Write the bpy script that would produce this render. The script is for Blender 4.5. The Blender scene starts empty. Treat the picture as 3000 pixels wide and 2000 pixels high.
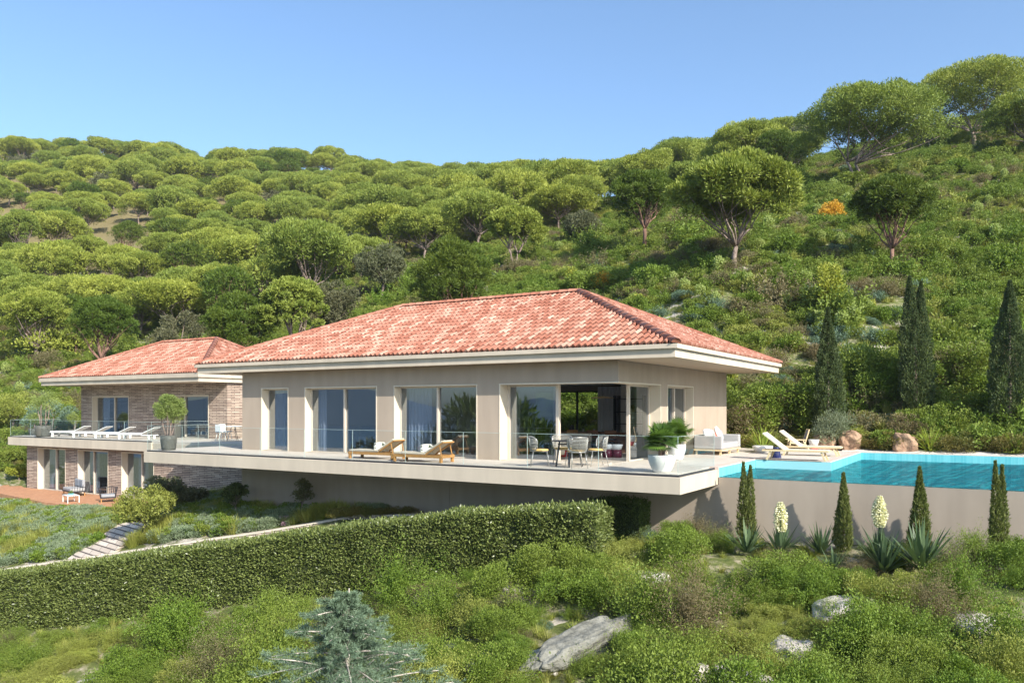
import bpy, math, random
import numpy as np
from mathutils import Vector, Matrix, noise as mnoise

rng = np.random.default_rng(11)
random.seed(11)
scene = bpy.context.scene
COL = scene.collection

# ------------------------------------------------------------------ camera model
F, HY, TH = 2306.0, 1192.5, math.radians(31.794)
CX, CY, CZ = 9.272, -20.729, 1.65
VX, VY = -math.sin(TH), math.cos(TH)
RX, RY = math.cos(TH), math.sin(TH)

def pd(px, d):
    u = (px - 1500.0) / F
    return CX + d * (VX + u * RX), CY + d * (VY + u * RY)

def zat(py, d):
    return CZ - (py - HY) * d / F

def gp(px, py, z=0.0):
    d = -F * (z - CZ) / (py - HY)
    x, y = pd(px, d)
    return x, y

def xat(px, Y):
    u = (px - 1500.0) / F
    t = (Y - CY) / (VY + u * RY)
    return CX + t * (VX + u * RX)

def yat(px, X):
    u = (px - 1500.0) / F
    t = (X - CX) / (VX + u * RX)
    return CY + t * (VY + u * RY)

def topx(x, y):
    dx, dy = x - CX, y - CY
    dep = dx * VX + dy * VY
    return 1500 + F * (dx * RX + dy * RY) / dep, dep

# ------------------------------------------------------------------ object helpers
def tag(o, label=None, cat=None, group=None, kind=None):
    if label: o['label'] = label
    if cat: o['category'] = cat
    if group: o['group'] = group
    if kind: o['kind'] = kind
    return o

def thing(name, label, cat, loc=(0, 0, 0), rz=0.0, group=None):
    o = bpy.data.objects.new(name, None)
    o.empty_display_size = 0.2
    COL.objects.link(o)
    o.location = loc
    o.rotation_euler = (0, 0, rz)
    return tag(o, label, cat, group)

def link(name, me, parent=None):
    o = bpy.data.objects.new(name, me)
    COL.objects.link(o)
    if parent is not None:
        o.parent = parent
    return o

def copy_tree(root, loc, rz=0.0, scale=1.0, label=None, group=None, cat=None):
    r = root.copy()
    COL.objects.link(r)
    r.location = loc
    r.rotation_euler = (0, 0, rz)
    r.scale = (scale, scale, scale) if not isinstance(scale, (tuple, list)) else scale
    tag(r, label, cat, group)
    for ch in list(root.children):
        c = ch.copy(); COL.objects.link(c); c.parent = r
        for g in list(ch.children):
            d = g.copy(); COL.objects.link(d); d.parent = c
    return r

class MB:
    def __init__(self):
        self.v = []; self.f = []; self.s = []
    def add(self, vs, fs, smooth=False):
        n = len(self.v)
        self.v.extend([tuple(p) for p in vs])
        for f in fs:
            self.f.append(tuple(i + n for i in f)); self.s.append(smooth)
        return self
    def box(self, x0, x1, y0, y1, z0, z1, M=None):
        vs = [(x, y, z) for z in (z0, z1) for y in (y0, y1) for x in (x0, x1)]
        if M is not None: vs = [tuple(M @ Vector(p)) for p in vs]
        return self.add(vs, [(0, 2, 3, 1), (4, 5, 7, 6), (0, 1, 5, 4), (2, 6, 7, 3), (0, 4, 6, 2), (1, 3, 7, 5)])
    def bar(self, a, b, w, h):
        a = Vector(a); b = Vector(b); d = (b - a); L = d.length
        q = d.to_track_quat('Y', 'Z').to_matrix().to_4x4()
        M = Matrix.Translation(a) @ q
        return self.box(-w / 2, w / 2, 0, L, -h / 2, h / 2, M)
    def prism(self, poly, z0, z1):
        n = len(poly)
        vs = [(p[0], p[1], z0) for p in poly] + [(p[0], p[1], z1) for p in poly]
        fs = [tuple(range(n - 1, -1, -1)), tuple(range(n, 2 * n))]
        fs += [(i, (i + 1) % n, n + (i + 1) % n, n + i) for i in range(n)]
        return self.add(vs, fs)
    def lathe(self, prof, n=24, c=(0, 0, 0), smooth=True, cap=True):
        vs = []; fs = []
        for r, z in prof:
            for k in range(n):
                a = 2 * math.pi * k / n
                vs.append((c[0] + r * math.cos(a), c[1] + r * math.sin(a), c[2] + z))
        m = len(prof)
        for i in range(m - 1):
            for k in range(n):
                k2 = (k + 1) % n
                fs.append((i * n + k, i * n + k2, (i + 1) * n + k2, (i + 1) * n + k))
        if cap:
            fs.append(tuple(range(n - 1, -1, -1)))
            fs.append(tuple((m - 1) * n + k for k in range(n)))
        return self.add(vs, fs, smooth)
    def tube(self, pts, rad, n=8, closed=False):
        pts = [Vector(p) for p in pts]
        if not isinstance(rad, (list, tuple)): rad = [rad] * len(pts)
        m = len(pts); vs = []; fs = []
        up = Vector((0.13, 0.21, 0.97)).normalized()
        for i, p in enumerate(pts):
            if closed: t = pts[(i + 1) % m] - pts[i - 1]
            else: t = pts[min(i + 1, m - 1)] - pts[max(i - 1, 0)]
            t.normalize()
            a = t.cross(up)
            if a.length < 0.1: a = t.cross(Vector((1, 0, 0)))
            a.normalize(); b = t.cross(a)
            for k in range(n):
                w = 2 * math.pi * k / n
                vs.append(p + (a * math.cos(w) + b * math.sin(w)) * rad[i])
        rngm = m if closed else m - 1
        for i in range(rngm):
            j = (i + 1) % m
            for k in range(n):
                k2 = (k + 1) % n
                fs.append((i * n + k, i * n + k2, j * n + k2, j * n + k))
        if not closed:
            fs.append(tuple(range(n - 1, -1, -1)))
            fs.append(tuple((m - 1) * n + k for k in range(n)))
        return self.add(vs, fs, True)
    def mesh(self, name, mat):
        me = bpy.data.meshes.new(name)
        me.from_pydata(self.v, [], self.f)
        me.polygons.foreach_set('use_smooth', self.s)
        me.materials.append(mat)
        me.update()
        return me
    def build(self, name, mat, parent=None, bevel=0.0, M=None):
        me = self.mesh(name, mat)
        o = link(name, me, parent)
        if bevel:
            b = o.modifiers.new('bevel', 'BEVEL'); b.width = bevel; b.segments = 2
            b.limit_method = 'ANGLE'; b.angle_limit = math.radians(40)
        return o

# ------------------------------------------------------------------ materials
def nmat(name):
    m = bpy.data.materials.new(name); m.use_nodes = True
    nt = m.node_tree
    return m, nt, nt.nodes, nt.links, nt.nodes['Principled BSDF']

def N(nt, typ, **kw):
    n = nt.nodes.new(typ)
    for k, v in kw.items():
        if k.startswith('i_'):
            key = k[2:]
            key = int(key) if key.isdigit() else key.replace('_', ' ')
            n.inputs[key].default_value = v
        else: setattr(n, k, v)
    return n

def c4(c): return (c[0], c[1], c[2], 1.0)

def mat_plain(name, col, rough=0.6, var=0.06, scale=3.0, bump=0.0, bscale=60.0, spec=0.35, metal=0.0):
    m, nt, ns, ls, b = nmat(name)
    tc = N(nt, 'ShaderNodeTexCoord')
    no = N(nt, 'ShaderNodeTexNoise', i_Scale=scale, i_Detail=5.0, i_Roughness=0.6)
    ls.new(tc.outputs['Object'], no.inputs['Vector'])
    mx = N(nt, 'ShaderNodeMix', data_type='RGBA')
    mx.inputs[6].default_value = c4([max(0, x * (1 - var)) for x in col])
    mx.inputs[7].default_value = c4([min(1, x * (1 + var)) for x in col])
    ls.new(no.outputs['Fac'], mx.inputs[0])
    ls.new(mx.outputs[2], b.inputs['Base Color'])
    b.inputs['Roughness'].default_value = rough
    b.inputs['Specular IOR Level'].default_value = spec
    b.inputs['Metallic'].default_value = metal
    if bump:
        n2 = N(nt, 'ShaderNodeTexNoise', i_Scale=bscale, i_Detail=4.0)
        ls.new(tc.outputs['Object'], n2.inputs['Vector'])
        bp = N(nt, 'ShaderNodeBump', i_Strength=bump, i_Distance=0.01)
        ls.new(n2.outputs['Fac'], bp.inputs['Height'])
        ls.new(bp.outputs['Normal'], b.inputs['Normal'])
    return m

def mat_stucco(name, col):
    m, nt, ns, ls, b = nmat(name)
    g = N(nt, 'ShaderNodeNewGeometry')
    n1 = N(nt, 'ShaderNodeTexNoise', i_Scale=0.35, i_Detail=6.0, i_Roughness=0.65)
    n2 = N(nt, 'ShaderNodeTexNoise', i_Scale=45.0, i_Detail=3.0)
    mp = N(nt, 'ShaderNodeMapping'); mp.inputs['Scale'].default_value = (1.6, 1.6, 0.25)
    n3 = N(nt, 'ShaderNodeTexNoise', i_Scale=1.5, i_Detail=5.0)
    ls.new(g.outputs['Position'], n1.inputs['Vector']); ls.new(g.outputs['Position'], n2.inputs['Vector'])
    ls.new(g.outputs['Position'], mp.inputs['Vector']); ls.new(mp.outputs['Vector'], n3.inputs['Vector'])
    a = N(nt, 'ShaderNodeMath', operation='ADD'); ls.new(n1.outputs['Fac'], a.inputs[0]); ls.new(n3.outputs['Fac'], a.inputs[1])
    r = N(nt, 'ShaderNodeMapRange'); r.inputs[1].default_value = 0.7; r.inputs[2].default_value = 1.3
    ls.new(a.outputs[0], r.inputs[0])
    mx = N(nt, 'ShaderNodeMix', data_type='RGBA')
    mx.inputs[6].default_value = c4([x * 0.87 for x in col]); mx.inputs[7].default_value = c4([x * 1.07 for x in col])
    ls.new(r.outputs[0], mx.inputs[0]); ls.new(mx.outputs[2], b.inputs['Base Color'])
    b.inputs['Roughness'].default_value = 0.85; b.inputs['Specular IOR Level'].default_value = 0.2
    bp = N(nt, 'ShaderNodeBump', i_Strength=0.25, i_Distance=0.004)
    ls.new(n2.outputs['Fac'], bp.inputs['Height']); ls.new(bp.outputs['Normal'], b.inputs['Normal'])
    return m

def mat_brick(name, c1, c2, mortar, rowh=0.055, bw=0.42):
    m, nt, ns, ls, b = nmat(name)
    g = N(nt, 'ShaderNodeNewGeometry')
    sp = N(nt, 'ShaderNodeSeparateXYZ'); ls.new(g.outputs['Position'], sp.inputs[0])
    ad = N(nt, 'ShaderNodeMath', operation='ADD'); ls.new(sp.outputs[0], ad.inputs[0]); ls.new(sp.outputs[1], ad.inputs[1])
    cb = N(nt, 'ShaderNodeCombineXYZ'); ls.new(ad.outputs[0], cb.inputs[0]); ls.new(sp.outputs[2], cb.inputs[1])
    br = N(nt, 'ShaderNodeTexBrick'); br.offset = 0.37; br.squash = 1.0
    br.inputs['Scale'].default_value = 1.0; br.inputs['Mortar Size'].default_value = 0.011
    br.inputs['Brick Width'].default_value = bw; br.inputs['Row Height'].default_value = rowh
    br.inputs['Mortar Smooth'].default_value = 0.2; br.inputs['Bias'].default_value = 0.0
    br.inputs['Color1'].default_value = (0, 0, 0, 1); br.inputs['Color2'].default_value = (1, 1, 1, 1)
    br.inputs['Mortar'].default_value = (0.5, 0.5, 0.5, 1)
    ls.new(cb.outputs[0], br.inputs['Vector'])
    no = N(nt, 'ShaderNodeTexNoise', i_Scale=4.0, i_Detail=6.0); ls.new(g.outputs['Position'], no.inputs['Vector'])
    mx0 = N(nt, 'ShaderNodeMath', operation='MULTIPLY_ADD'); mx0.inputs[1].default_value = 0.6
    ls.new(br.outputs['Color'], mx0.inputs[0])
    n2 = N(nt, 'ShaderNodeMath', operation='MULTIPLY'); n2.inputs[1].default_value = 0.5
    ls.new(no.outputs['Fac'], n2.inputs[0]); ls.new(n2.outputs[0], mx0.inputs[2])
    mx = N(nt, 'ShaderNodeMix', data_type='RGBA'); mx.inputs[6].default_value = c4(c1); mx.inputs[7].default_value = c4(c2)
    ls.new(mx0.outputs[0], mx.inputs[0])
    mm = N(nt, 'ShaderNodeMix', data_type='RGBA'); mm.inputs[7].default_value = c4(mortar)
    ls.new(br.outputs['Fac'], mm.inputs[0]); ls.new(mx.outputs[2], mm.inputs[6])
    ls.new(mm.outputs[2], b.inputs['Base Color'])
    inv = N(nt, 'ShaderNodeMath', operation='SUBTRACT'); inv.inputs[0].default_value = 1.0
    ls.new(br.outputs['Fac'], inv.inputs[1])
    ah = N(nt, 'ShaderNodeMath', operation='MULTIPLY_ADD'); ah.inputs[1].default_value = 0.6
    ls.new(br.outputs['Color'], ah.inputs[0]); ls.new(inv.outputs[0], ah.inputs[2])
    bp = N(nt, 'ShaderNodeBump', i_Strength=1.0, i_Distance=0.03)
    ls.new(ah.outputs[0], bp.inputs['Height']); ls.new(bp.outputs['Normal'], b.inputs['Normal'])
    b.inputs['Roughness'].default_value = 0.9
    return m

def mat_leaf(name, ca, cb_, cc=None, rough=0.55, trans=0.28, spec=0.25, hvar=0.35):
    """ca..cb mixed per leaf by the 'tint' attribute, cc mixed per plant by its random number."""
    m, nt, ns, ls, b = nmat(name)
    at = N(nt, 'ShaderNodeAttribute'); at.attribute_name = 'tint'
    mx = N(nt, 'ShaderNodeMix', data_type='RGBA'); mx.inputs[6].default_value = c4(ca); mx.inputs[7].default_value = c4(cb_)
    ls.new(at.outputs['Fac'], mx.inputs[0])
    oi = N(nt, 'ShaderNodeObjectInfo')
    mz = N(nt, 'ShaderNodeMath', operation='MULTIPLY'); mz.inputs[1].default_value = hvar
    ls.new(oi.outputs['Random'], mz.inputs[0])
    m2 = N(nt, 'ShaderNodeMix', data_type='RGBA'); m2.inputs[7].default_value = c4(cc or ca)
    ls.new(mz.outputs[0], m2.inputs[0]); ls.new(mx.outputs[2], m2.inputs[6])
    ls.new(m2.outputs[2], b.inputs['Base Color'])
    b.inputs['Roughness'].default_value = rough; b.inputs['Specular IOR Level'].default_value = spec
    tr = N(nt, 'ShaderNodeBsdfTranslucent')
    hs = N(nt, 'ShaderNodeMix', data_type='RGBA', blend_type='MULTIPLY'); hs.inputs[0].default_value = 1.0
    hs.inputs[7].default_value = (1.25, 1.2, 0.6, 1)
    ls.new(m2.outputs[2], hs.inputs[6]); ls.new(hs.outputs[2], tr.inputs['Color'])
    mix = N(nt, 'ShaderNodeMixShader'); mix.inputs[0].default_value = trans
    out = ns['Material Output']
    ls.new(b.outputs[0], mix.inputs[1]); ls.new(tr.outputs[0], mix.inputs[2]); ls.new(mix.outputs[0], out.inputs['Surface'])
    return m

def mat_bark(name, c1, c2, scale=6.0):
    m, nt, ns, ls, b = nmat(name)
    tc = N(nt, 'ShaderNodeTexCoord')
    mp = N(nt, 'ShaderNodeMapping'); mp.inputs['Scale'].default_value = (1, 1, 0.25)
    no = N(nt, 'ShaderNodeTexNoise', i_Scale=scale, i_Detail=8.0, i_Roughness=0.7)
    ls.new(tc.outputs['Object'], mp.inputs[0]); ls.new(mp.outputs[0], no.inputs['Vector'])
    r = N(nt, 'ShaderNodeMapRange'); r.inputs[1].default_value = 0.35; r.inputs[2].default_value = 0.65
    ls.new(no.outputs['Fac'], r.inputs[0])
    mx = N(nt, 'ShaderNodeMix', data_type='RGBA'); mx.inputs[6].default_value = c4(c1); mx.inputs[7].default_value = c4(c2)
    ls.new(r.outputs[0], mx.inputs[0]); ls.new(mx.outputs[2], b.inputs['Base Color'])
    bp = N(nt, 'ShaderNodeBump', i_Strength=0.8, i_Distance=0.03); ls.new(no.outputs['Fac'], bp.inputs['Height'])
    ls.new(bp.outputs['Normal'], b.inputs['Normal']); b.inputs['Roughness'].default_value = 0.9
    return m

def mat_glass(name, tint=(0.82, 0.88, 0.9), ior=1.5, rough=0.0, base=0.0):
    m, nt, ns, ls, b = nmat(name)
    ns.remove(b)
    tr = N(nt, 'ShaderNodeBsdfTransparent'); tr.inputs[0].default_value = c4(tint)
    gl = N(nt, 'ShaderNodeBsdfGlossy'); gl.inputs['Roughness'].default_value = rough
    gl.inputs[0].default_value = (0.84, 0.92, 1, 1)
    fr = N(nt, 'ShaderNodeFresnel'); fr.inputs[0].default_value = ior
    mr = N(nt, 'ShaderNodeMapRange'); mr.inputs[3].default_value = base; mr.inputs[4].default_value = 1.0
    ls.new(fr.outputs[0], mr.inputs[0])
    gg = N(nt, 'ShaderNodeNewGeometry'); fb = N(nt, 'ShaderNodeMath', operation='SUBTRACT'); fb.inputs[0].default_value = 1.0
    ls.new(gg.outputs['Backfacing'], fb.inputs[1])
    ff = N(nt, 'ShaderNodeMath', operation='MULTIPLY'); ls.new(fb.outputs[0], ff.inputs[0]); ls.new(mr.outputs[0], ff.inputs[1])
    mix = N(nt, 'ShaderNodeMixShader')
    ls.new(ff.outputs[0], mix.inputs[0]); ls.new(tr.outputs[0], mix.inputs[1]); ls.new(gl.outputs[0], mix.inputs[2])
    ls.new(mix.outputs[0], ns['Material Output'].inputs['Surface'])
    return m

M = {}
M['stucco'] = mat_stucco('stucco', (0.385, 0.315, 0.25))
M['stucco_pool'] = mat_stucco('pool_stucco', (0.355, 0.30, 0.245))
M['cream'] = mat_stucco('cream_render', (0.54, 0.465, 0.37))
M['surround'] = mat_plain('cream_surround', (0.64, 0.57, 0.46), 0.6, 0.03)
M['soffit'] = mat_plain('soffit_paint', (0.50, 0.40, 0.30), 0.8, 0.04)
M['brick'] = mat_brick('thin_brick', (0.21, 0.145, 0.115), (0.60, 0.48, 0.38), (0.06, 0.042, 0.036), 0.085, .55)
M['stonewall'] = mat_brick('pale_courses', (0.34, 0.27, 0.22), (0.66, 0.58, 0.49), (0.10, 0.08, 0.07), 0.09, 0.7)
M['cap'] = mat_stucco('stone_cap', (0.62, 0.55, 0.46))
M['alu'] = mat_plain('champagne_aluminium', (0.56, 0.49, 0.41), 0.4, 0.02, spec=0.5)
M['darkmetal'] = mat_plain('dark_metal', (0.03, 0.03, 0.035), 0.35, 0.05, spec=0.5)
M['white'] = mat_plain('white_paint', (0.8, 0.8, 0.78), 0.45, 0.03, spec=0.4)
M['whitepot'] = mat_plain('white_ceramic', (0.68, 0.67, 0.65), 0.5, 0.04, 8.0, spec=0.4)
M['darkpot'] = mat_plain('dark_pot', (0.10, 0.10, 0.085), 0.55, 0.35, 4.0, spec=0.35)
M['interior'] = mat_plain('interior_plaster', (0.74, 0.70, 0.64), 0.9, 0.04)
M['ceiling'] = mat_plain('interior_ceiling', (0.82, 0.80, 0.76), 0.9, 0.03)
M['curtain'] = mat_plain('sheer_curtain', (0.78, 0.78, 0.80), 0.9, 0.03)
M['wood'] = mat_plain('warm_teak', (0.38, 0.20, 0.07), 0.55, 0.25, 9.0, spec=0.3)
M['palewood'] = mat_plain('pale_wood', (0.64, 0.50, 0.30), 0.6, 0.12, 9.0, spec=0.3)
M['brownwood'] = mat_plain('brown_wood', (0.16, 0.075, 0.04), 0.5, 0.25, 9.0)
M['cushion'] = mat_plain('beige_cushion', (0.50, 0.44, 0.35), 0.95, 0.06, 20.0, 0.3, 120.0)
M['creamcush'] = mat_plain('cream_sling', (0.66, 0.60, 0.47), 0.95, 0.04, 20.0)
M['greycush'] = mat_plain('light_grey_fabric', (0.34, 0.34, 0.34), 0.95, 0.06, 20.0, 0.3, 120.0)
M['midgrey'] = mat_plain('grey_fabric', (0.28, 0.29, 0.31), 0.95, 0.1, 30.0)
M['whitecush'] = mat_plain('white_fabric', (0.64, 0.64, 0.64), 0.95, 0.04, 20.0)
M['pattern'] = None
M['red'] = mat_plain('orange_red_fabric', (0.72, 0.08, 0.03), 0.9, 0.1)
M['burgundy'] = mat_plain('burgundy_lacquer', (0.10, 0.012, 0.025), 0.4, 0.1)
M['redstool'] = mat_plain('red_lacquer', (0.42, 0.03, 0.035), 0.4, 0.1)
M['navy'] = mat_plain('navy_ceramic', (0.012, 0.018, 0.09), 0.12, 0.1, spec=0.6)
M['wicker'] = mat_plain('grey_rope', (0.34, 0.33, 0.30), 0.7, 0.15, 40.0)
M['steel'] = mat_plain('brushed_steel', (0.42, 0.41, 0.39), 0.35, 0.04, metal=0.6)
M['ochre'] = mat_plain('ochre_seat', (0.62, 0.42, 0.16), 0.9, 0.08)
M['glass'] = mat_glass('window_glass', (0.62, 0.66, 0.71), 1.75, 0.0, 0.17)
M['glassrail'] = mat_glass('balustrade_glass', (0.965, 0.98, 0.975), 1.30, 0.0, 0.0)
M['glassedge'] = mat_plain('polished_glass_edge', (0.42, 0.52, 0.49), 0.25, 0.05, spec=0.7)

def mat_pattern():
    m, nt, ns, ls, b = nmat('leaf_print_fabric')
    tc = N(nt, 'ShaderNodeTexCoord')
    v = N(nt, 'ShaderNodeTexVoronoi', i_Scale=9.0)
    ls.new(tc.outputs['Object'], v.inputs['Vector'])
    cr = N(nt, 'ShaderNodeValToRGB')
    cr.color_ramp.elements[0].position = 0.33; cr.color_ramp.elements[0].color = (0.04, 0.06, 0.04, 1)
    cr.color_ramp.elements[1].position = 0.42; cr.color_ramp.elements[1].color = (0.66, 0.62, 0.54, 1)
    ls.new(v.outputs['Distance'], cr.inputs[0]); ls.new(cr.outputs[0], b.inputs['Base Color'])
    b.inputs['Roughness'].default_value = 0.95
    return m
M['pattern'] = mat_pattern()

def mat_tile():
    m, nt, ns, ls, b = nmat('roof_tile')
    at = N(nt, 'ShaderNodeAttribute'); at.attribute_name = 'tint'
    g = N(nt, 'ShaderNodeNewGeometry')
    no = N(nt, 'ShaderNodeTexNoise', i_Scale=0.9, i_Detail=5.0, i_Roughness=0.6); ls.new(g.outputs['Position'], no.inputs['Vector'])
    n2 = N(nt, 'ShaderNodeTexNoise', i_Scale=14.0, i_Detail=5.0, i_Roughness=0.7); ls.new(g.outputs['Position'], n2.inputs['Vector'])
    a = N(nt, 'ShaderNodeMath', operation='MULTIPLY_ADD'); a.inputs[1].default_value = 0.42; a.inputs[2].default_value = -0.19
    ls.new(no.outputs['Fac'], a.inputs[0])
    s = N(nt, 'ShaderNodeMath', operation='ADD'); ls.new(a.outputs[0], s.inputs[0]); ls.new(at.outputs['Fac'], s.inputs[1])
    a2 = N(nt, 'ShaderNodeMath', operation='MULTIPLY_ADD'); a2.inputs[1].default_value = 0.5; a2.inputs[2].default_value = -0.25
    ls.new(n2.outputs['Fac'], a2.inputs[0])
    s2 = N(nt, 'ShaderNodeMath', operation='ADD'); ls.new(a2.outputs[0], s2.inputs[0]); ls.new(s.outputs[0], s2.inputs[1])
    cr = N(nt, 'ShaderNodeValToRGB'); e = cr.color_ramp.elements
    e[0].position = 0.0; e[0].color = (0.21, 0.072, 0.044, 1)
    e[1].position = 1.0; e[1].color = (0.52, 0.335, 0.26, 1)
    k = e.new(0.35); k.color = (0.30, 0.122, 0.08, 1)
    k = e.new(0.65); k.color = (0.39, 0.195, 0.14, 1)
    ls.new(s2.outputs[0], cr.inputs[0]); ls.new(cr.outputs[0], b.inputs['Base Color'])
    b.inputs['Roughness'].default_value = 0.8; b.inputs['Specular IOR Level'].default_value = 0.25
    bp = N(nt, 'ShaderNodeBump', i_Strength=0.3, i_Distance=0.01); ls.new(n2.outputs['Fac'], bp.inputs['Height'])
    ls.new(bp.outputs['Normal'], b.inputs['Normal'])
    return m
M['tile'] = mat_tile()

def mat_paving(name, c1, c2, tile=0.9, grout=(0.25, 0.22, 0.19)):
    m, nt, ns, ls, b = nmat(name)
    g = N(nt, 'ShaderNodeNewGeometry')
    br = N(nt, 'ShaderNodeTexBrick'); br.offset = 0.0
    br.inputs['Scale'].default_value = 1.0; br.inputs['Mortar Size'].default_value = 0.004
    br.inputs['Brick Width'].default_value = tile; br.inputs['Row Height'].default_value = tile
    br.inputs['Color1'].default_value = c4(c1); br.inputs['Color2'].default_value = c4(c2); br.inputs['Mortar'].default_value = c4(grout)
    ls.new(g.outputs['Position'], br.inputs['Vector'])
    no = N(nt, 'ShaderNodeTexNoise', i_Scale=2.2, i_Detail=7.0, i_Roughness=0.65); ls.new(g.outputs['Position'], no.inputs['Vector'])
    mr = N(nt, 'ShaderNodeMapRange'); mr.inputs[1].default_value = 0.3; mr.inputs[2].default_value = 0.7
    mr.inputs[3].default_value = 0.88; mr.inputs[4].default_value = 1.06; ls.new(no.outputs['Fac'], mr.inputs[0])
    mu = N(nt, 'ShaderNodeMix', data_type='RGBA', blend_type='MULTIPLY'); mu.inputs[0].default_value = 1.0
    ls.new(br.outputs['Color'], mu.inputs[6]); ls.new(mr.outputs[0], mu.inputs[7])
    ls.new(mu.outputs[2], b.inputs['Base Color']); b.inputs['Roughness'].default_value = 0.7
    return m
M['paving'] = mat_paving('stone_paving', (0.56, 0.50, 0.43), (0.60, 0.54, 0.47))
M['coping'] = mat_paving('coping_stone', (0.60, 0.47, 0.40), (0.64, 0.51, 0.44), 0.6)
M['patio'] = mat_paving('patio_wood', (0.46, 0.22, 0.11), (0.54, 0.28, 0.15), 0.14, (0.2, 0.1, 0.05))

def mat_ground():
    m, nt, ns, ls, b = nmat('hillside_ground')
    g = N(nt, 'ShaderNodeNewGeometry')
    n1 = N(nt, 'ShaderNodeTexNoise', i_Scale=0.28, i_Detail=7.0, i_Roughness=0.62)
    n2 = N(nt, 'ShaderNodeTexNoise', i_Scale=2.2, i_Detail=8.0, i_Roughness=0.7)
    n3 = N(nt, 'ShaderNodeTexNoise', i_Scale=0.62, i_Detail=4.0, i_Roughness=0.55)
    for n in (n1, n2, n3): ls.new(g.outputs['Position'], n.inputs['Vector'])
    cr = N(nt, 'ShaderNodeValToRGB'); e = cr.color_ramp.elements
    e[0].position = 0.35; e[0].color = (0.075, 0.10, 0.03, 1)
    e[1].position = 0.66; e[1].color = (0.36, 0.31, 0.23, 1)
    k = e.new(0.5); k.color = (0.12, 0.14, 0.045, 1)
    ls.new(n2.outputs['Fac'], cr.inputs[0])
    # pale rock shows in patches
    ad = N(nt, 'ShaderNodeMath', operation='MULTIPLY_ADD'); ad.inputs[1].default_value = 0.25
    ls.new(n2.outputs['Fac'], ad.inputs[0]); ls.new(n3.outputs['Fac'], ad.inputs[2])
    mr = N(nt, 'ShaderNodeMapRange'); mr.inputs[1].default_value = 0.70; mr.inputs[2].default_value = 0.74
    ls.new(ad.outputs[0], mr.inputs[0])
    rock = N(nt, 'ShaderNodeMix', data_type='RGBA'); rock.inputs[6].default_value = (0.30, 0.26, 0.21, 1); rock.inputs[7].default_value = (0.56, 0.52, 0.46, 1)
    n4 = N(nt, 'ShaderNodeTexNoise', i_Scale=5.0, i_Detail=6.0); ls.new(g.outputs['Position'], n4.inputs['Vector']); ls.new(n4.outputs['Fac'], rock.inputs[0])
    mx = N(nt, 'ShaderNodeMix', data_type='RGBA'); ls.new(mr.outputs[0], mx.inputs[0])
    ls.new(cr.outputs[0], mx.inputs[6]); ls.new(rock.outputs[2], mx.inputs[7])
    # far forest floor is bare brown earth
    sp = N(nt, 'ShaderNodeSeparateXYZ'); ls.new(g.outputs['Position'], sp.inputs[0])
    mr2 = N(nt, 'ShaderNodeMapRange'); mr2.inputs[1].default_value = 12.0; mr2.inputs[2].default_value = 22.0
    mr3 = N(nt, 'ShaderNodeMapRange'); mr3.inputs[1].default_value = -18.0; mr3.inputs[2].default_value = -30.0
    ls.new(sp.outputs[2], mr2.inputs[0]); ls.new(sp.outputs[0], mr3.inputs[0])
    pm = N(nt, 'ShaderNodeMath', operation='MULTIPLY'); ls.new(mr2.outputs[0], pm.inputs[0]); ls.new(mr3.outputs[0], pm.inputs[1])
    mf = N(nt, 'ShaderNodeMix', data_type='RGBA'); ls.new(pm.outputs[0], mf.inputs[0]); ls.new(mx.outputs[2], mf.inputs[6])
    ff = N(nt, 'ShaderNodeMix', data_type='RGBA'); ff.inputs[6].default_value = (0.15, 0.13, 0.06, 1); ff.inputs[7].default_value = (0.24, 0.195, 0.105, 1)
    ls.new(n1.outputs['Fac'], ff.inputs[0]); ls.new(ff.outputs[2], mf.inputs[7])
    ls.new(mf.outputs[2], b.inputs['Base Color'])
    b.inputs['Roughness'].default_value = 0.95; b.inputs['Specular IOR Level'].default_value = 0.1
    bp = N(nt, 'ShaderNodeBump', i_Strength=0.9, i_Distance=0.12)
    ls.new(n2.outputs['Fac'], bp.inputs['Height']); ls.new(bp.outputs['Normal'], b.inputs['Normal'])
    return m
M['ground'] = mat_ground()

def mat_rock(name, c1, c2, sc=3.0):
    m, nt, ns, ls, b = nmat(name)
    tc = N(nt, 'ShaderNodeTexCoord')
    n1 = N(nt, 'ShaderNodeTexNoise', i_Scale=sc, i_Detail=9.0, i_Roughness=0.7); ls.new(tc.outputs['Object'], n1.inputs['Vector'])
    v = N(nt, 'ShaderNodeTexVoronoi', i_Scale=sc * 1.7, feature='DISTANCE_TO_EDGE'); ls.new(tc.outputs['Object'], v.inputs['Vector'])
    mr = N(nt, 'ShaderNodeMapRange'); mr.inputs[1].default_value = 0.3; mr.inputs[2].default_value = 0.7; ls.new(n1.outputs['Fac'], mr.inputs[0])
    mx = N(nt, 'ShaderNodeMix', data_type='RGBA'); mx.inputs[6].default_value = c4(c1); mx.inputs[7].default_value = c4(c2)
    ls.new(mr.outputs[0], mx.inputs[0]); ls.new(mx.outputs[2], b.inputs['Base Color'])
    ad = N(nt, 'ShaderNodeMath', operation='MULTIPLY_ADD'); ad.inputs[1].default_value = 0.5
    ls.new(v.outputs['Distance'], ad.inputs[0]); ls.new(n1.outputs['Fac'], ad.inputs[2])
    bp = N(nt, 'ShaderNodeBump', i_Strength=1.0, i_Distance=0.08); ls.new(ad.outputs[0], bp.inputs['Height'])
    ls.new(bp.outputs['Normal'], b.inputs['Normal']); b.inputs['Roughness'].default_value = 0.9
    return m
M['redrock'] = mat_rock('red_rock', (0.22, 0.12, 0.075), (0.46, 0.31, 0.20))
M['greyrock'] = mat_rock('grey_rock', (0.07, 0.07, 0.055), (0.28, 0.275, 0.235), 3.0)
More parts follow.
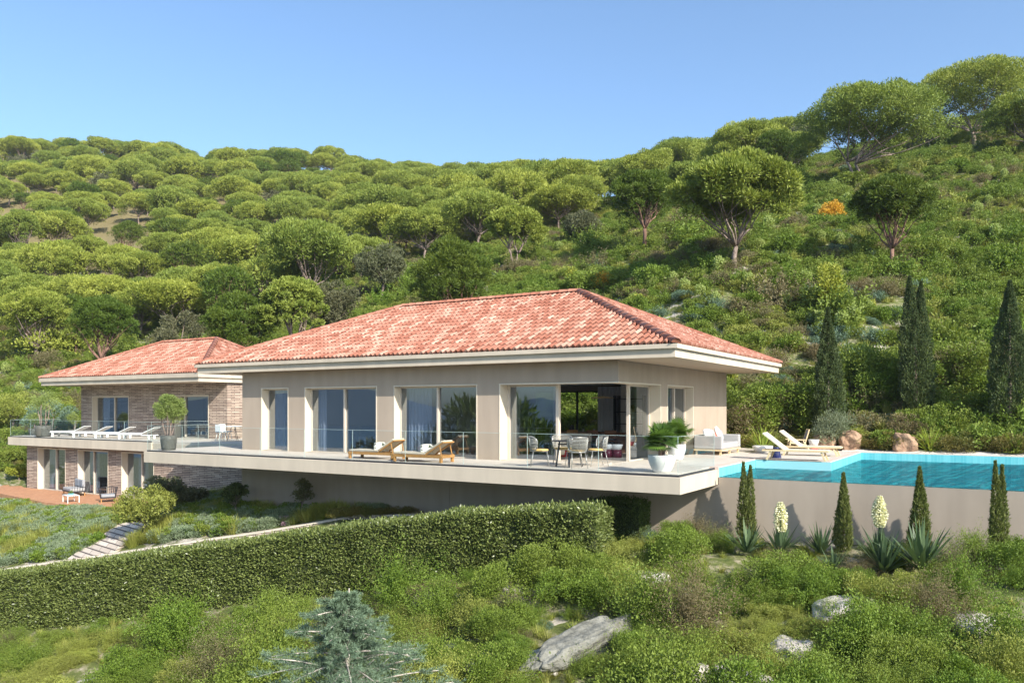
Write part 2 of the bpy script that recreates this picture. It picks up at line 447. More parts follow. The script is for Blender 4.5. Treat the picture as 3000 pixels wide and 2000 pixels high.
M['whiterock'] = mat_rock('white_rock', (0.26, 0.23, 0.19), (0.58, 0.54, 0.48), 4.0)

M['lf_pine'] = mat_leaf('pine_light', (0.13, 0.175, 0.02), (0.42, 0.45, 0.085), (0.12, 0.19, 0.04), hvar=0.6)
M['lf_dark'] = mat_leaf('pine_dark', (0.055, 0.095, 0.012), (0.14, 0.18, 0.025), (0.07, 0.14, 0.015))
M['lf_olive'] = mat_leaf('olive_leaf', (0.09, 0.105, 0.05), (0.19, 0.20, 0.11), (0.12, 0.10, 0.05))
M['lf_cyp'] = mat_leaf('cypress_leaf', (0.04, 0.065, 0.02), (0.11, 0.14, 0.05), (0.05, 0.08, 0.03), trans=0.15)
M['lf_cyp2'] = mat_leaf('young_cypress_leaf', (0.09, 0.12, 0.03), (0.20, 0.22, 0.07), None, trans=0.2)
M['lf_green'] = mat_leaf('bright_shrub', (0.055, 0.115, 0.012), (0.20, 0.29, 0.04), (0.22, 0.25, 0.05), hvar=0.6)
M['lf_yel'] = mat_leaf('yellowgreen_shrub', (0.17, 0.22, 0.035), (0.38, 0.41, 0.09), (0.20, 0.20, 0.06), hvar=0.5)
M['lf_brown'] = mat_leaf('dry_shrub', (0.09, 0.09, 0.035), (0.26, 0.235, 0.12), (0.20, 0.14, 0.08), hvar=0.5)
M['lf_blue'] = mat_leaf('blue_shrub', (0.09, 0.15, 0.095), (0.22, 0.31, 0.23), (0.10, 0.16, 0.10))
M['lf_gold'] = mat_leaf('gold_leaf', (0.20, 0.24, 0.03), (0.44, 0.45, 0.08), (0.30, 0.34, 0.05))
M['lf_orange'] = mat_leaf('orange_leaf', (0.50, 0.28, 0.025), (0.72, 0.46, 0.07), None)
M['lf_hedge'] = mat_leaf('hedge_leaf', (0.065, 0.095, 0.02), (0.22, 0.26, 0.08), None, rough=0.38, trans=0.15, spec=0.45)
M['lf_box'] = mat_leaf('box_leaf', (0.05, 0.08, 0.02), (0.12, 0.16, 0.05), None)
M['lf_spurge'] = mat_leaf('spurge_leaf', (0.26, 0.34, 0.10), (0.42, 0.48, 0.17), None)
M['lf_cedar'] = mat_leaf('cedar_needle', (0.075, 0.12, 0.07), (0.21, 0.29, 0.19), None, trans=0.15)
M['lf_palm'] = mat_leaf('palm_leaf', (0.06, 0.12, 0.02), (0.16, 0.27, 0.05), None, rough=0.4, spec=0.4)
M['lf_grass'] = mat_leaf('grass_blade', (0.20, 0.26, 0.04), (0.40, 0.42, 0.10), (0.30, 0.26, 0.10), hvar=0.5)
M['lf_yucca'] = mat_leaf('yucca_blade', (0.07, 0.12, 0.06), (0.17, 0.24, 0.12), None, rough=0.45)
M['lf_flax'] = mat_leaf('flax_blade', (0.14, 0.26, 0.03), (0.34, 0.44, 0.08), (0.4, 0.3, 0.06), rough=0.45, hvar=0.2)
M['petal'] = mat_leaf('cream_petal', (0.62, 0.62, 0.42), (0.85, 0.84, 0.68), None)
M['mauve'] = mat_leaf('mauve_flower', (0.28, 0.20, 0.27), (0.42, 0.34, 0.40), (0.4, 0.18, 0.2))
M['lf_topiary'] = mat_leaf('potted_tree_leaf', (0.14, 0.20, 0.05), (0.34, 0.40, 0.13), None)
M['bark'] = mat_bark('pine_bark', (0.10, 0.07, 0.055), (0.32, 0.25, 0.21))
M['barkred'] = mat_bark('red_bark', (0.10, 0.05, 0.035), (0.28, 0.165, 0.12))
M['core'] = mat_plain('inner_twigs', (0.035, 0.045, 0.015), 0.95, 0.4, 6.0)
M['gravel'] = mat_plain('white_gravel', (0.62, 0.57, 0.52), 0.9, 0.25, 30.0, 0.8, 40.0)

# ------------------------------------------------------------------ leaves
def leaf_mesh(name, P, D, L, W, tint, mat, fold=0.0):
    n = len(P)
    D = D / np.maximum(np.linalg.norm(D, axis=1, keepdims=True), 1e-6)
    R = rng.normal(size=(n, 3))
    S = np.cross(D, R); S /= np.maximum(np.linalg.norm(S, axis=1, keepdims=True), 1e-6)
    L = np.broadcast_to(L, (n,))[:, None]; W = np.broadcast_to(W, (n,))[:, None]
    v = np.empty((n, 4, 3))
    v[:, 0] = P; v[:, 1] = P + D * L * 0.5 + S * W * 0.5
    v[:, 2] = P + D * L; v[:, 3] = P + D * L * 0.5 - S * W * 0.5
    if fold:
        Nn = np.cross(D, S)
        v[:, 2] += Nn * L * fold
    me = bpy.data.meshes.new(name)
    me.vertices.add(n * 4); me.loops.add(n * 4); me.polygons.add(n)
    me.vertices.foreach_set('co', v.reshape(-1).astype(np.float32))
    me.loops.foreach_set('vertex_index', np.arange(n * 4, dtype=np.int32))
    me.polygons.foreach_set('loop_start', np.arange(0, n * 4, 4, dtype=np.int32))
    me.polygons.foreach_set('loop_total', np.full(n, 4, dtype=np.int32))
    me.update(calc_edges=True)
    a = me.attributes.new('tint', 'FLOAT', 'POINT')
    a.data.foreach_set('value', np.repeat(np.clip(tint, 0, 1), 4).astype(np.float32))
    me.materials.append(mat)
    return me

def sph(n):
    v = rng.normal(size=(n, 3)); return v / np.linalg.norm(v, axis=1, keepdims=True)

def puff_points(centres, radii, n, flat=1.0, shell=0.35, bottom=0.25):
    """points in the outer shells of many small clumps; fewer on their undersides"""
    c = np.asarray(centres, float); r = np.asarray(radii, float)
    w = r ** 2; w = w / w.sum()
    idx = rng.choice(len(c), size=int(n * 1.6), p=w)
    d = sph(len(idx))
    keep = (d[:, 2] > -0.1) | (rng.random(len(idx)) < bottom)
    idx = idx[keep][:n]; d = d[keep][:n]
    rad = r[idx] * (1 - shell * rng.random(len(idx)) ** 1.5)
    off = d * rad[:, None]; off[:, 2] *= flat
    # irregular clump outlines
    return c[idx] + off, d, idx

def crown_leaves(name, centres, radii, n, mat, L, W, flat=0.8, up=0.6, jitter=0.6, shell=0.4, bottom=0.3):
    P, d, idx = puff_points(centres, radii, n, flat, shell, bottom)
    D = d + np.array([0, 0, up]) + rng.normal(size=d.shape) * jitter
    Ln = L * (0.7 + 0.6 * rng.random(len(P))); Wn = W * (0.7 + 0.6 * rng.random(len(P)))
    ct = rng.random(len(centres))
    tint = 0.55 * ct[idx] + 0.45 * rng.random(len(P))
    return leaf_mesh(name, P, D, Ln, Wn, tint, mat)

def limb(mb, a, b, r0, r1, bend=0.15, n=6, seg=5):
    a = Vector(a); b = Vector(b); L = (b - a).length
    k1 = Vector((random.uniform(-1, 1), random.uniform(-1, 1), random.uniform(-.3, .5))) * L * bend
    pts = []; rad = []
    for i in range(seg + 1):
        t = i / seg
        pts.append(a.lerp(b, t) + k1 * math.sin(math.pi * t) + Vector((random.uniform(-1, 1), random.uniform(-1, 1), 0)) * L * 0.02)
        rad.append(r0 + (r1 - r0) * t)
    mb.tube(pts, rad, n)
    return pts

def pine_mesh(R, H, trunk_h, n, Lf, Wf, mat, nclump=46, dome=0.5, seed=0, up=0.7, barkm=None, cr=(0.15, 0.24), multi=1, lean=0.0):
    """umbrella pine, base at origin: crown radius R, total height H"""
    random.seed(seed)
    base_z = trunk_h; th = H - trunk_h
    cs = []; rs = []
    lobes = [(random.uniform(-.35, .35) * R, random.uniform(-.35, .35) * R) for _ in range(3)]
    ga = 2.39996
    for i in range(nclump):
        rho = math.sqrt((i + 0.5) / nclump) * random.uniform(0.86, 1.05)
        a = i * ga + random.uniform(-.3, .3)
        x = R * 0.86 * rho * math.cos(a) * random.uniform(.85, 1.1); y = R * 0.86 * rho * math.sin(a) * random.uniform(.85, 1.1)
        zt = math.sqrt(max(0.0, 1 - min(rho, 1) ** 2))
        r = R * random.uniform(*cr)
        z = base_z + th * (0.30 + 0.60 * zt) + random.uniform(-.07, .07) * th - r * .3
        cs.append((x, y, z)); rs.append(r)
        if rho > .55 and random.random() < .5:
            cs.append((x * .88, y * .88, z - th * random.uniform(.15, .3))); rs.append(r * .8)
    for i in range(nclump // 4):
        a = random.uniform(0, 6.28); q = random.uniform(0, .6) * R
        cs.append((q * math.cos(a), q * math.sin(a), base_z + th * random.uniform(.28, .5))); rs.append(R * cr[0])
    crown = crown_leaves('crown', cs, rs, n, mat, Lf, Wf, flat=0.75, up=up)
    mb = MB()
    r0 = H * 0.028
    starts = []
    for k in range(multi):
        off = Vector((0, 0, 0)) if multi == 1 else Vector((random.uniform(-.5, .5), random.uniform(-.5, .5), 0)) * R * .25
        fork = Vector((random.uniform(-.06, .06) * H + lean * H, random.uniform(-.06, .06) * H, trunk_h * random.uniform(.5, .75))) + off * 1.5
        limb(mb, off + Vector((0, 0, -.5)), fork, r0 / math.sqrt(multi), r0 * 0.7 / math.sqrt(multi), 0.07, 8)
        starts.append(fork)
    outer = [c for c in cs if math.hypot(c[0], c[1]) > R * .3]
    random.shuffle(outer)
    for i, c in enumerate(outer[:13]):
        f = starts[i % multi]
        mid = f.lerp(Vector(c), .45) + Vector((0, 0, -th * .04))
        limb(mb, f, mid, r0 * .42, r0 * .24, 0.1, 6, 4)
        limb(mb, mid, Vector(c) , r0 * .24, r0 * .07, 0.12, 5, 4)
        if i < len(outer) - 15:
            limb(mb, mid, Vector(outer[i + 13]) if i + 13 < len(outer) else Vector(c), r0 * .18, r0 * .05, 0.12, 5, 4)
    return crown, mb.mesh('trunk', barkm or M['bark'])

def round_tree_mesh(R, H, n, Lf, Wf, mat, seed=0, nclump=50, low=.18, barkm=None, cr=(.16, .28)):
    random.seed(seed)
    cs = []; rs = []
    for i in range(nclump):
        d = Vector((random.gauss(0, 1), random.gauss(0, 1), random.gauss(0, 1))).normalized()
        q = random.uniform(.45, .85)
        z = H * (low + (1 - low) * .5) + d.z * q * H * (1 - low) * .5
        cs.append((d.x * q * R, d.y * q * R, z)); rs.append(R * random.uniform(*cr))
    crown = crown_leaves('crown', cs, rs, n, mat, Lf, Wf, flat=.9, up=.35, bottom=.5)
    mb = MB(); r0 = H * .03
    f = Vector((0, 0, H * .3)); limb(mb, (0, 0, -.4), f, r0, r0 * .7, .08, 8)
    for c in cs[:12]: limb(mb, f, c, r0 * .4, r0 * .08, .12, 5, 5)
    return crown, mb.mesh('trunk', barkm or M['bark'])

def cypress_mesh(R, H, n, Lf, Wf, mat, seed=0, tips=1):
    random.seed(seed)
    P = []; D = []; T = []
    m = n
    t = rng.random(m) ** 0.85
    a = rng.random(m) * 2 * np.pi
    prof = np.where(t < .12, .72 + t / .12 * .28, (1 - ((t - .12) / .88) ** (1.9 if H > 4 else 1.25))) * (1 if H > 4 else 1) * np.where(t > .6, 1 - .5 * (t - .6), 1) * 0.97 + 0.03
    rib = 1 + .16 * np.sin(a * 3 + t * 5 + seed) + .12 * np.sin(a * 7 - t * 17 + seed * 2) + .08 * np.sin(t * 60 + a * 4)
    rr = R * prof * rib * ((0.80 if H > 4 else .72) + .22 * rng.random(m))
    cx = np.zeros(m); hz = np.full(m, H)
    if tips == 2:
        side = np.where(rng.random(m) < .5, -1.0, 1.0)
        cx = side * R * .25 * (0.3 + t); rr = rr * .72; hz = np.where(side > 0, H * .96, H)
    x = cx + rr * np.cos(a); y = rr * np.sin(a); z = 0.03 + t * hz
    P = np.stack([x, y, z], 1)
    D = np.stack([np.cos(a) * .55, np.sin(a) * .55, np.full(m, 1.15)], 1) + rng.normal(size=(m, 3)) * .33
    tint = .5 * (0.5 + .5 * np.sin(a * 5 + t * 30)) + .5 * rng.random(m)
    crown = leaf_mesh('crown', P, D, Lf * (.7 + .6 * rng.random(m)) * (1 - .5 * t), Wf, tint, mat)
    mb = MB(); mb.tube([(0, 0, -.4), (0, 0, H * .4), (0, 0, H * .85)], [R * .14, R * .09, R * .02], 7)
    return crown, mb.mesh('trunk', M['bark'])

def shrub_mesh(name, R, H, n, Lf, Wf, mat, seed=0, nclump=16, up=.5, twigs=False, cr=(.25, .42)):
    random.seed(seed)
    cs = []; rs = []
    for i in range(nclump):
        a = random.uniform(0, 6.283); q = math.sqrt(random.random()) * .72
        zz = math.sqrt(max(0, 1 - q * q))
        cs.append((R * q * math.cos(a), R * q * math.sin(a), H * random.uniform(.2, .72) * (.35 + .65 * zz)))
        rs.append(R * random.uniform(*cr))
    P, d, idx = puff_points(cs, rs, n, H / R * .8, .55, .5)
    P[:, 2] = np.maximum(P[:, 2], 0.0)
    D = d + np.array([0, 0, up]) + rng.normal(size=d.shape) * .6
    ct = rng.random(len(cs))
    return leaf_mesh(name, P, D, Lf * (.6 + .8 * rng.random(len(P))), Wf * (.7 + .6 * rng.random(len(P))), .4 * ct[idx] + .6 * rng.random(len(P)), mat)

def blades_mesh(name, n, L, W, mat, seed=0, spread=.8, base=.08, droop=.35, seg=4, minup=.15):
    """curved sword blades / grass from a common base"""
    r = np.random.default_rng(seed)
    vs = []; fs = []; tint = []
    for i in range(n):
        a = r.random() * 6.283; el = math.radians(90) - spread * (r.random() ** .8) * math.radians(90)
        el = max(el, minup)
        l = L * (.7 + .5 * r.random()); w = W * (.7 + .5 * r.random())
        dx, dy = math.cos(a), math.sin(a)
        b0 = r.random() * base
        p = np.array([dx * b0, dy * b0, 0.0]); e = el
        sx, sy = -dy, dx
        k0 = len(vs); t = r.random()
        for s in range(seg + 1):
            q = s / seg
            ww = w * .5 * (1 - q ** 1.7) * (0.75 + .5 * min(1, q * 3)) + .0004
            vs.append((p[0] + sx * ww, p[1] + sy * ww, p[2])); vs.append((p[0] - sx * ww, p[1] - sy * ww, p[2]))
            tint += [t, t]
            st = l / seg
            p = p + np.array([dx * math.cos(e), dy * math.cos(e), math.sin(e)]) * st
            e -= droop * (1.0 / seg) * (0.4 + 1.2 * q)
        for s in range(seg):
            o = k0 + 2 * s
            fs.append((o, o + 1, o + 3, o + 2))
    me = bpy.data.meshes.new(name); me.from_pydata(vs, [], fs); me.update()
    at = me.attributes.new('tint', 'FLOAT', 'POINT'); at.data.foreach_set('value', np.array(tint, np.float32))
    me.materials.append(mat)
    return me

def rock_mesh(name, sx, sy, sz, mat, seed=0, sub=5, rough=.35):
    import bmesh
    bm = bmesh.new(); bmesh.ops.create_icosphere(bm, subdivisions=sub, radius=1)
    off = Vector((seed * 7.3, seed * 3.1, seed * 1.7))
    for v in bm.verts:
        p = v.co.copy()
        c = mnoise.noise(p * .9 + off) * rough + mnoise.noise(p * 2.3 + off) * rough * .45 + mnoise.fractal(p * 5 + off, 1.0, 2.0, 4) * rough * .12
        q = Vector((max(-.8, min(.8, p.x)), max(-.8, min(.8, p.y)), max(-.75, min(.75, p.z)))) * 1.15
        v.co = Vector((q.x * sx, q.y * sy, q.z * sz)) * (1 + c)
    me = bpy.data.meshes.new(name); bm.to_mesh(me); bm.free()
    for p in me.polygons: p.use_smooth = True
    me.materials.append(mat)
    return me

# ------------------------------------------------------------------ terrain
cols = {
 -1500: [(1900, 30), (1500, 45), (1150, 70), (850, 110), (560, 200), (520, 240)],
 -600: [(2000, 24), (1850, 28), (1700, 33), (1450, 46), (1300, 54), (1150, 68), (1000, 88), (850, 115), (640, 165), (500, 225), (485, 250)],
 0: [(2000, 21.5), (1852, 25), (1668, 30), (1560, 35), (1440, 44), (1310, 53), (1150, 66), (1020, 82), (900, 100), (760, 125), (620, 165), (510, 215), (478, 245)],
 250: [(2000, 20.5), (1828, 24.3), (1632, 29.3), (1500, 36), (1120, 68), (1020, 79), (900, 99), (770, 123), (630, 162), (520, 212), (482, 245)],
 500: [(2000, 19.5), (1800, 23.5), (1594, 28.5), (1490, 34), (1050, 70), (950, 86), (800, 115), (650, 155), (540, 205), (500, 242)],
 1000: [(2000, 17.5), (1750, 22), (1516, 27.2), (1000, 55), (900, 68), (800, 92), (650, 140), (560, 190), (512, 235)],
 1500: [(2000, 15), (1700, 20), (1534, 24.4), (1200, 39), (1050, 46), (900, 56), (790, 68), (690, 95), (620, 140), (585, 185)],
 1800: [(2000, 14.2), (1690, 19.3), (1572, 22), (1200, 37), (1000, 44), (870, 52), (770, 63), (660, 90), (600, 130), (580, 165)],
 2140: [(2000, 14), (1750, 17.5), (1578, 21.2), (1150, 36), (1000, 40.5), (785, 48), (680, 58), (600, 75), (545, 100), (520, 130)],
 2600: [(2000, 13.5), (1750, 16.5), (1605, 19.4), (1150, 34), (950, 40), (812, 47), (640, 60), (530, 72), (470, 88), (430, 110)],
 3000: [(2000, 13), (1750, 15.5), (1620, 17.6), (1150, 32), (900, 40), (700, 50), (520, 64), (430, 78), (350, 95), (320, 115)],
 3800: [(2000, 12), (1620, 16.5), (1100, 32), (800, 42), (520, 62), (360, 95), (330, 120)],
}
ctrl = []
for px, L_ in cols.items():
    for py, d in L_:
        x, y = pd(px, d); ctrl.append((x, y, zat(py, d)))
    x, y = pd(px, 420); ctrl.append((x, y, ctrl[-1][2] * .55))
for x in (-16, -10, -4, 2, 8, 14, 22, 32):
    ctrl.append((x, 0.6, -2.3 + (x + 16) * .018)); ctrl.append((x, 11.4, -0.10)); ctrl.append((x, 12.6, 0.12))
for x in (-40, -33, -26): ctrl.append((x, 2.9, -3.15)); ctrl.append((x, 0.6, -3.2))
for x in (-42, -34, -26, -20): ctrl.append((x, 14.5, 0.4))
for px in (-600, 250, 1000, 1800, 2600, 3800):
    for d, dz in ((9.0, .4), (4.5, 1.0)):
        x, y = pd(px, d); z0 = zat(2000, cols[px][0][1]); ctrl.append((x, y, z0 - dz))
for az in range(100, 270, 28):
    for d, z in ((8, -6.8), (22, -9.5), (50, -20), (130, -50), (350, -135), (900, -160)):
        a = TH + math.radians(90 + az); ctrl.append((CX + d * math.cos(a), CY + d * math.sin(a), z))
for px_, py_, d_ in ((-120, 1686, 30.4), (130, 1650, 29.7), (255, 1632, 29.3), (380, 1613, 28.9), (640, 1576, 28.1), (765, 1557, 27.8), (900, 1534, 27.4), (1045, 1509, 27), (1240, 1505, 26.3)):
    x, y = pd(px_, d_); ctrl.append((x, y, zat(py_, d_) - .12)); x, y = pd(px_, d_ + 1.0); ctrl.append((x, y, zat(py_, d_) - .02))
ctrl = np.array(ctrl)
def kern(r): return r
Cn = len(ctrl)
A = np.linalg.norm(ctrl[:, None, :2] - ctrl[None, :, :2], axis=2)
A = kern(A) - np.eye(Cn) * 0.25
Pm = np.c_[np.ones(Cn), ctrl[:, :2]]
K = np.block([[A, Pm], [Pm.T, np.zeros((3, 3))]])
sol = np.linalg.solve(K, np.r_[ctrl[:, 2], 0, 0, 0])
def zraw(x, y):
    x = np.atleast_1d(np.asarray(x, float)); y = np.atleast_1d(np.asarray(y, float))
    out = np.empty(len(x))
    for i in range(0, len(x), 20000):
        xs = x[i:i + 20000]; ys = y[i:i + 20000]
        r = np.sqrt((xs[:, None] - ctrl[None, :, 0]) ** 2 + (ys[:, None] - ctrl[None, :, 1]) ** 2)
        out[i:i + 20000] = kern(r) @ sol[:Cn] + sol[Cn] + sol[Cn + 1] * xs + sol[Cn + 2] * ys
    dd = np.hypot(x - CX, y - CY)
    k = np.clip((dd - 6) / 60, 0, 1) * .9 + .1
    bump = (np.sin(x * .9 + 1.3 * np.sin(y * .53)) * np.cos(y * .81 + np.sin(x * .47)) * .28 + np.sin(x * 2.3 + y * 1.1) * np.sin(y * 2.7 - x * .6) * .09)
    calm = ((y > -1.0) & (y < 13.2) & (x > -44)).astype(float)
    calm = np.maximum(calm, ((x < 0) & (x > -40) & (y > -8.2) & (y < 4)).astype(float) * .92)
    return out + bump * (.35 + k) * (1 - calm)
def carve(x, y, z):
    z = np.where((x > -17.2) & (x < 34) & (y > .85) & (y < 11.35), np.minimum(z, -2.7), z)
    z = np.where((x > -38.4) & (x < -16) & (y > 3.3) & (y < 12.2), np.minimum(z, -3.25), z)
    z = np.where((x > -43) & (x < -25.0) & (y > .55) & (y < 3.4), np.minimum(z, -3.12), z)
    return z
def zg(x, y):
    return float(carve(np.array([x]), np.array([y]), zraw(x, y))[0])

azf = np.arange(-48, 48.01, .16)
azb = np.r_[np.arange(48, 312, 2.0)[1:]]
az = np.radians(np.r_[azf, azb])
rad = [0.4]
while rad[-1] < 1600: rad.append(rad[-1] * 1.021 + .004)
rad = np.array(rad)
AZ, RR = np.meshgrid(az, rad, indexing='ij')
ang = TH + math.pi / 2 - AZ
gx = (CX + RR * np.cos(ang)).ravel(); gy = (CY + RR * np.sin(ang)).ravel()
gz = carve(gx, gy, zraw(gx, gy))
na, nr = len(az), len(rad)
ii = np.arange(na)[:, None]; jj = np.arange(nr - 1)[None, :]
i2 = (ii + 1) % na
q = np.stack([(ii * nr + jj), (ii * nr + jj + 1), (i2 * nr + jj + 1), (i2 * nr + jj)], -1).reshape(-1, 4)
me = bpy.data.meshes.new('ground')
me.vertices.add(len(gx)); me.vertices.foreach_set('co', np.stack([gx, gy, gz], 1).ravel().astype(np.float32))
me.loops.add(len(q) * 4); me.loops.foreach_set('vertex_index', q.ravel().astype(np.int32))
me.polygons.add(len(q)); me.polygons.foreach_set('loop_start', np.arange(0, len(q) * 4, 4, dtype=np.int32))
me.polygons.foreach_set('loop_total', np.full(len(q), 4, np.int32)); me.update(calc_edges=True)
me.polygons.foreach_set('use_smooth', np.ones(len(q), bool))
me.materials.append(M['ground'])
tag(link('ground', me), kind='structure')

# the sea and the hills across the bay, seen only as reflections in the panes
m, nt, ns, ls, b = nmat('sea'); b.inputs['Base Color'].default_value = (0.03, 0.07, 0.11, 1); b.inputs['Roughness'].default_value = 0.35
sea = MB(); sea.lathe([(14000, 0), (14000, .5)], 64, (CX, CY, -152), False)
tag(sea.build('water', m), kind='structure')
m, nt, ns, ls, b = nmat('far_hills'); b.inputs['Base Color'].default_value = (0.05, 0.085, 0.12, 1); b.inputs['Roughness'].default_value = 1.0
hm = MB(); random.seed(3)
def ridge(x0, y0, x1, y1, H, wid, seed, n=60):
    vs = []; fs = []
    for i in range(n + 1):
        t = i / n
        cx = x0 + (x1 - x0) * t; cy = y0 + (y1 - y0) * t
        env = min(1, t * 4, (1 - t) * 4) ** .7
        h = H * env * (.72 + .35 * mnoise.noise(Vector((t * 3.5, seed, 0))) + .1 * mnoise.noise(Vector((t * 13, seed, 2))))
        L = math.hypot(x1 - x0, y1 - y0); nx, ny = (y1 - y0) / L, -(x1 - x0) / L
        for k, (o, hh) in enumerate(((-1, 0), (-.5, .5), (-.12, .93), (0, 1), (.15, .9), (.5, .45), (1, 0))):
            vs.append((cx + nx * o * wid, cy + ny * o * wid, -152 + max(0, h * hh)))
    for i in range(n):
        for k in range(6):
            a = i * 7 + k; fs.append((a, a + 1, a + 8, a + 7))
    hm.add(vs, fs, True)
ridge(-7200, -2600, -4600, -6800, 420, 900, 1.3)
ridge(-4700, -6900, -1900, -7600, 330, 700, 5.1)
ridge(-1500, -8200, 3200, -7200, 460, 900, 8.7)
ridge(-9000, -1800, -7400, -2500, 300, 700, 2.2)
tag(hm.build('hills', m), kind='structure')

# ------------------------------------------------------------------ villa
XL, YB, H, ZF, ZG = -16.06, 10.47, 2.385, 2.992, 3.346
villa = thing('villa', 'long single storey villa with beige rendered walls, glass doors and a red tiled hipped roof', 'house', (0, 0, 0))
WT = 0.4
w = MB()
openings = [(-14.97, -13.47), (-12.61, -9.09), (-8.33, -4.88)]
xs = [XL]
for a, b_ in openings: xs += [a, b_]
xs += [-4.05]
for i in range(0, len(xs), 2): w.box(xs[i], xs[i + 1], 0, WT, 0, H)
w.box(XL, 0, 0, WT, H, ZF)
w.box(-WT, 0, 3.305, 3.895, 0, H); w.box(-WT, 0, 6.46, YB, 0, H); w.box(-WT, 0, WT, YB, H, ZF)
w.box(XL, XL + WT, WT, YB - WT, 0, ZF)
w.box(XL, -8.9, YB - WT, YB, 0, ZF); w.box(-8.9, -5.4, YB - WT, YB, 2.36, ZF); w.box(-5.4, -WT, YB - WT, YB, 0, ZF)
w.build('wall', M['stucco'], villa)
fl = MB(); fl.box(XL + WT, -WT, WT, YB - WT, -.2, 0.0)
fl.build('floor', mat_plain('interior_floor', (0.55, 0.49, 0.42), .35, .06, 1.5, spec=.5), villa)
iw = MB()
for bx in ((-13.1, -13.0, WT, YB - WT), (-8.75, -8.6, WT, YB - WT), (-15.66, -13.1, 4.4, 4.5), (-13.0, -8.75, 4.6, 4.7), (-3.2, -WT, 7.4, 7.5)):
    MB().box(*bx, 0, 2.6).build('interior_wall', M['interior'], villa)
ce = MB(); ce.box(XL + WT, -WT, WT, YB - WT, 2.6, 2.7); ce.build('ceiling', M['ceiling'], villa)
# soffit, fascia and gutter
ex0, ex1, ey0, ey1 = XL - 2.02, 2.0, -.694, 11.06
def eaves(parent, x0, x1, y0, y1, zf, zg_, zt):
    s = MB(); s.box(x0 + .12, x1 - .12, y0 + .12, y1 - .12, zf + .012, zf + .06); s.build('soffit', M['soffit'], parent)
    f = MB()
    for i in ((x0 + .09, x1 - .09, y0 + .09, y0 + .117), (x0 + .09, x1 - .09, y1 - .117, y1 - .09), (x0 + .09, x0 + .117, y0 + .117, y1 - .117), (x1 - .117, x1 - .09, y0 + .117, y1 - .117)):
        f.box(*i, zf, zg_)
    f.build('fascia', M['cream'], parent)
    g = MB()
    for i in ((x0, x1, y0, y0 + .088), (x0, x1, y1 - .088, y1), (x0, x0 + .088, y0 + .088, y1 - .088), (x1 - .088, x1, y0 + .088, y1 - .088)):
        g.box(*i, zg_, zt)
    g.build('gutter', M['cream'], parent)
eaves(villa, ex0, ex1, ey0, ey1, ZF, 3.225, 3.346)

def tiled_face(mb, tints, e0, e1, r0, r1, pitch=.195, row=.42, rad_=.068):
    """barrel tiles between eave e0-e1 and ridge r0-r1 (r0 above e0)"""
    e0, e1, r0, r1 = map(Vector, (e0, e1, r0, r1))
    ax = (e1 - e0); L = ax.length; ax.normalize()
    upv = (r0 - e0) - ax * (r0 - e0).dot(ax); S = upv.length; upv.normalize()
    nrm = ax.cross(upv).normalized()
    if nrm.z < 0: nrm = -nrm
    a0 = (r0 - e0).dot(ax); a1 = (r1 - e0).dot(ax)
    nc = int(L / pitch); pitch = L / nc; seg = 6
    base = len(mb.v)
    for c in range(nc):
        for half in (0, 1):
            svals = []
            for k in range(seg + 1 if half == 0 else 4):
                if half == 0:
                    q = k / seg; s = (c + .02 + q * .68) * pitch; h = math.sin(math.pi * q) ** .6 * rad_
                else:
                    q = k / 3; s = (c + .68 + q * .36) * pitch; h = -.028 * math.sin(math.pi * q)
                svals.append((s, h))
            nrow = int(S / row) + 1
            for r in range(nrow):
                t0 = r * row; t1 = min(t0 + row + .03, S)
                ti = random.random() * .5 + random.random() * .5
                ring0 = []; ring1 = []
                for s, h in svals:
                    tm = S
                    if s < a0: tm = S * s / a0
                    if s > a1: tm = S * (L - s) / (L - a1)
                    tm = max(tm, 0)
                    ta = min(t0, tm); tb = min(t1, tm)
                    lift = .038 if half == 0 else .01
                    ring0.append(e0 + ax * s + upv * ta + nrm * (h + lift)); ring1.append(e0 + ax * s + upv * tb + nrm * (h))
                if (ring0[0] - ring1[0]).length < 1e-4 and (ring0[-1] - ring1[-1]).length < 1e-4: continue
                n = len(mb.v); m_ = len(ring0)
                vs = ring0 + ring1; fs = [(k, k + 1, m_ + k + 1, m_ + k) for k in range(m_ - 1)]
                low = [p - nrm * (.06 if r == 0 else .04) for p in ring0]
                vs += low; fs += [(2 * m_ + k, 2 * m_ + k + 1, k + 1, k) for k in range(m_ - 1)]
                mb.add(vs, fs, False)
                tints += [ti] * (3 * m_)

def ridge_caps(mb, tints, a, b_, r=.105, step=.38):
    a = Vector(a); b_ = Vector(b_); d = b_ - a; n = max(1, int(d.length / step)); st = d / n
    t = d.normalized(); sd = t.cross(Vector((0, 0, 1))).normalized(); up = sd.cross(t).normalized()
    for i in range(n):
        p0 = a + st * i; p1 = a + st * (i + 1.06); ti = random.random()
        ring = []
        for (p, rr) in ((p0, r * 1.08), (p1, r * .94)):
            for k in range(9):
                w_ = math.pi * k / 8
                ring.append(p + sd * math.cos(w_) * rr * 1.25 + up * (math.sin(w_) * rr))
        mb.add(ring, [(k, k + 1, 9 + k + 1, 9 + k) for k in range(8)] + [tuple(range(9))], True)
        tints += [.2 + ti * .35] * 18

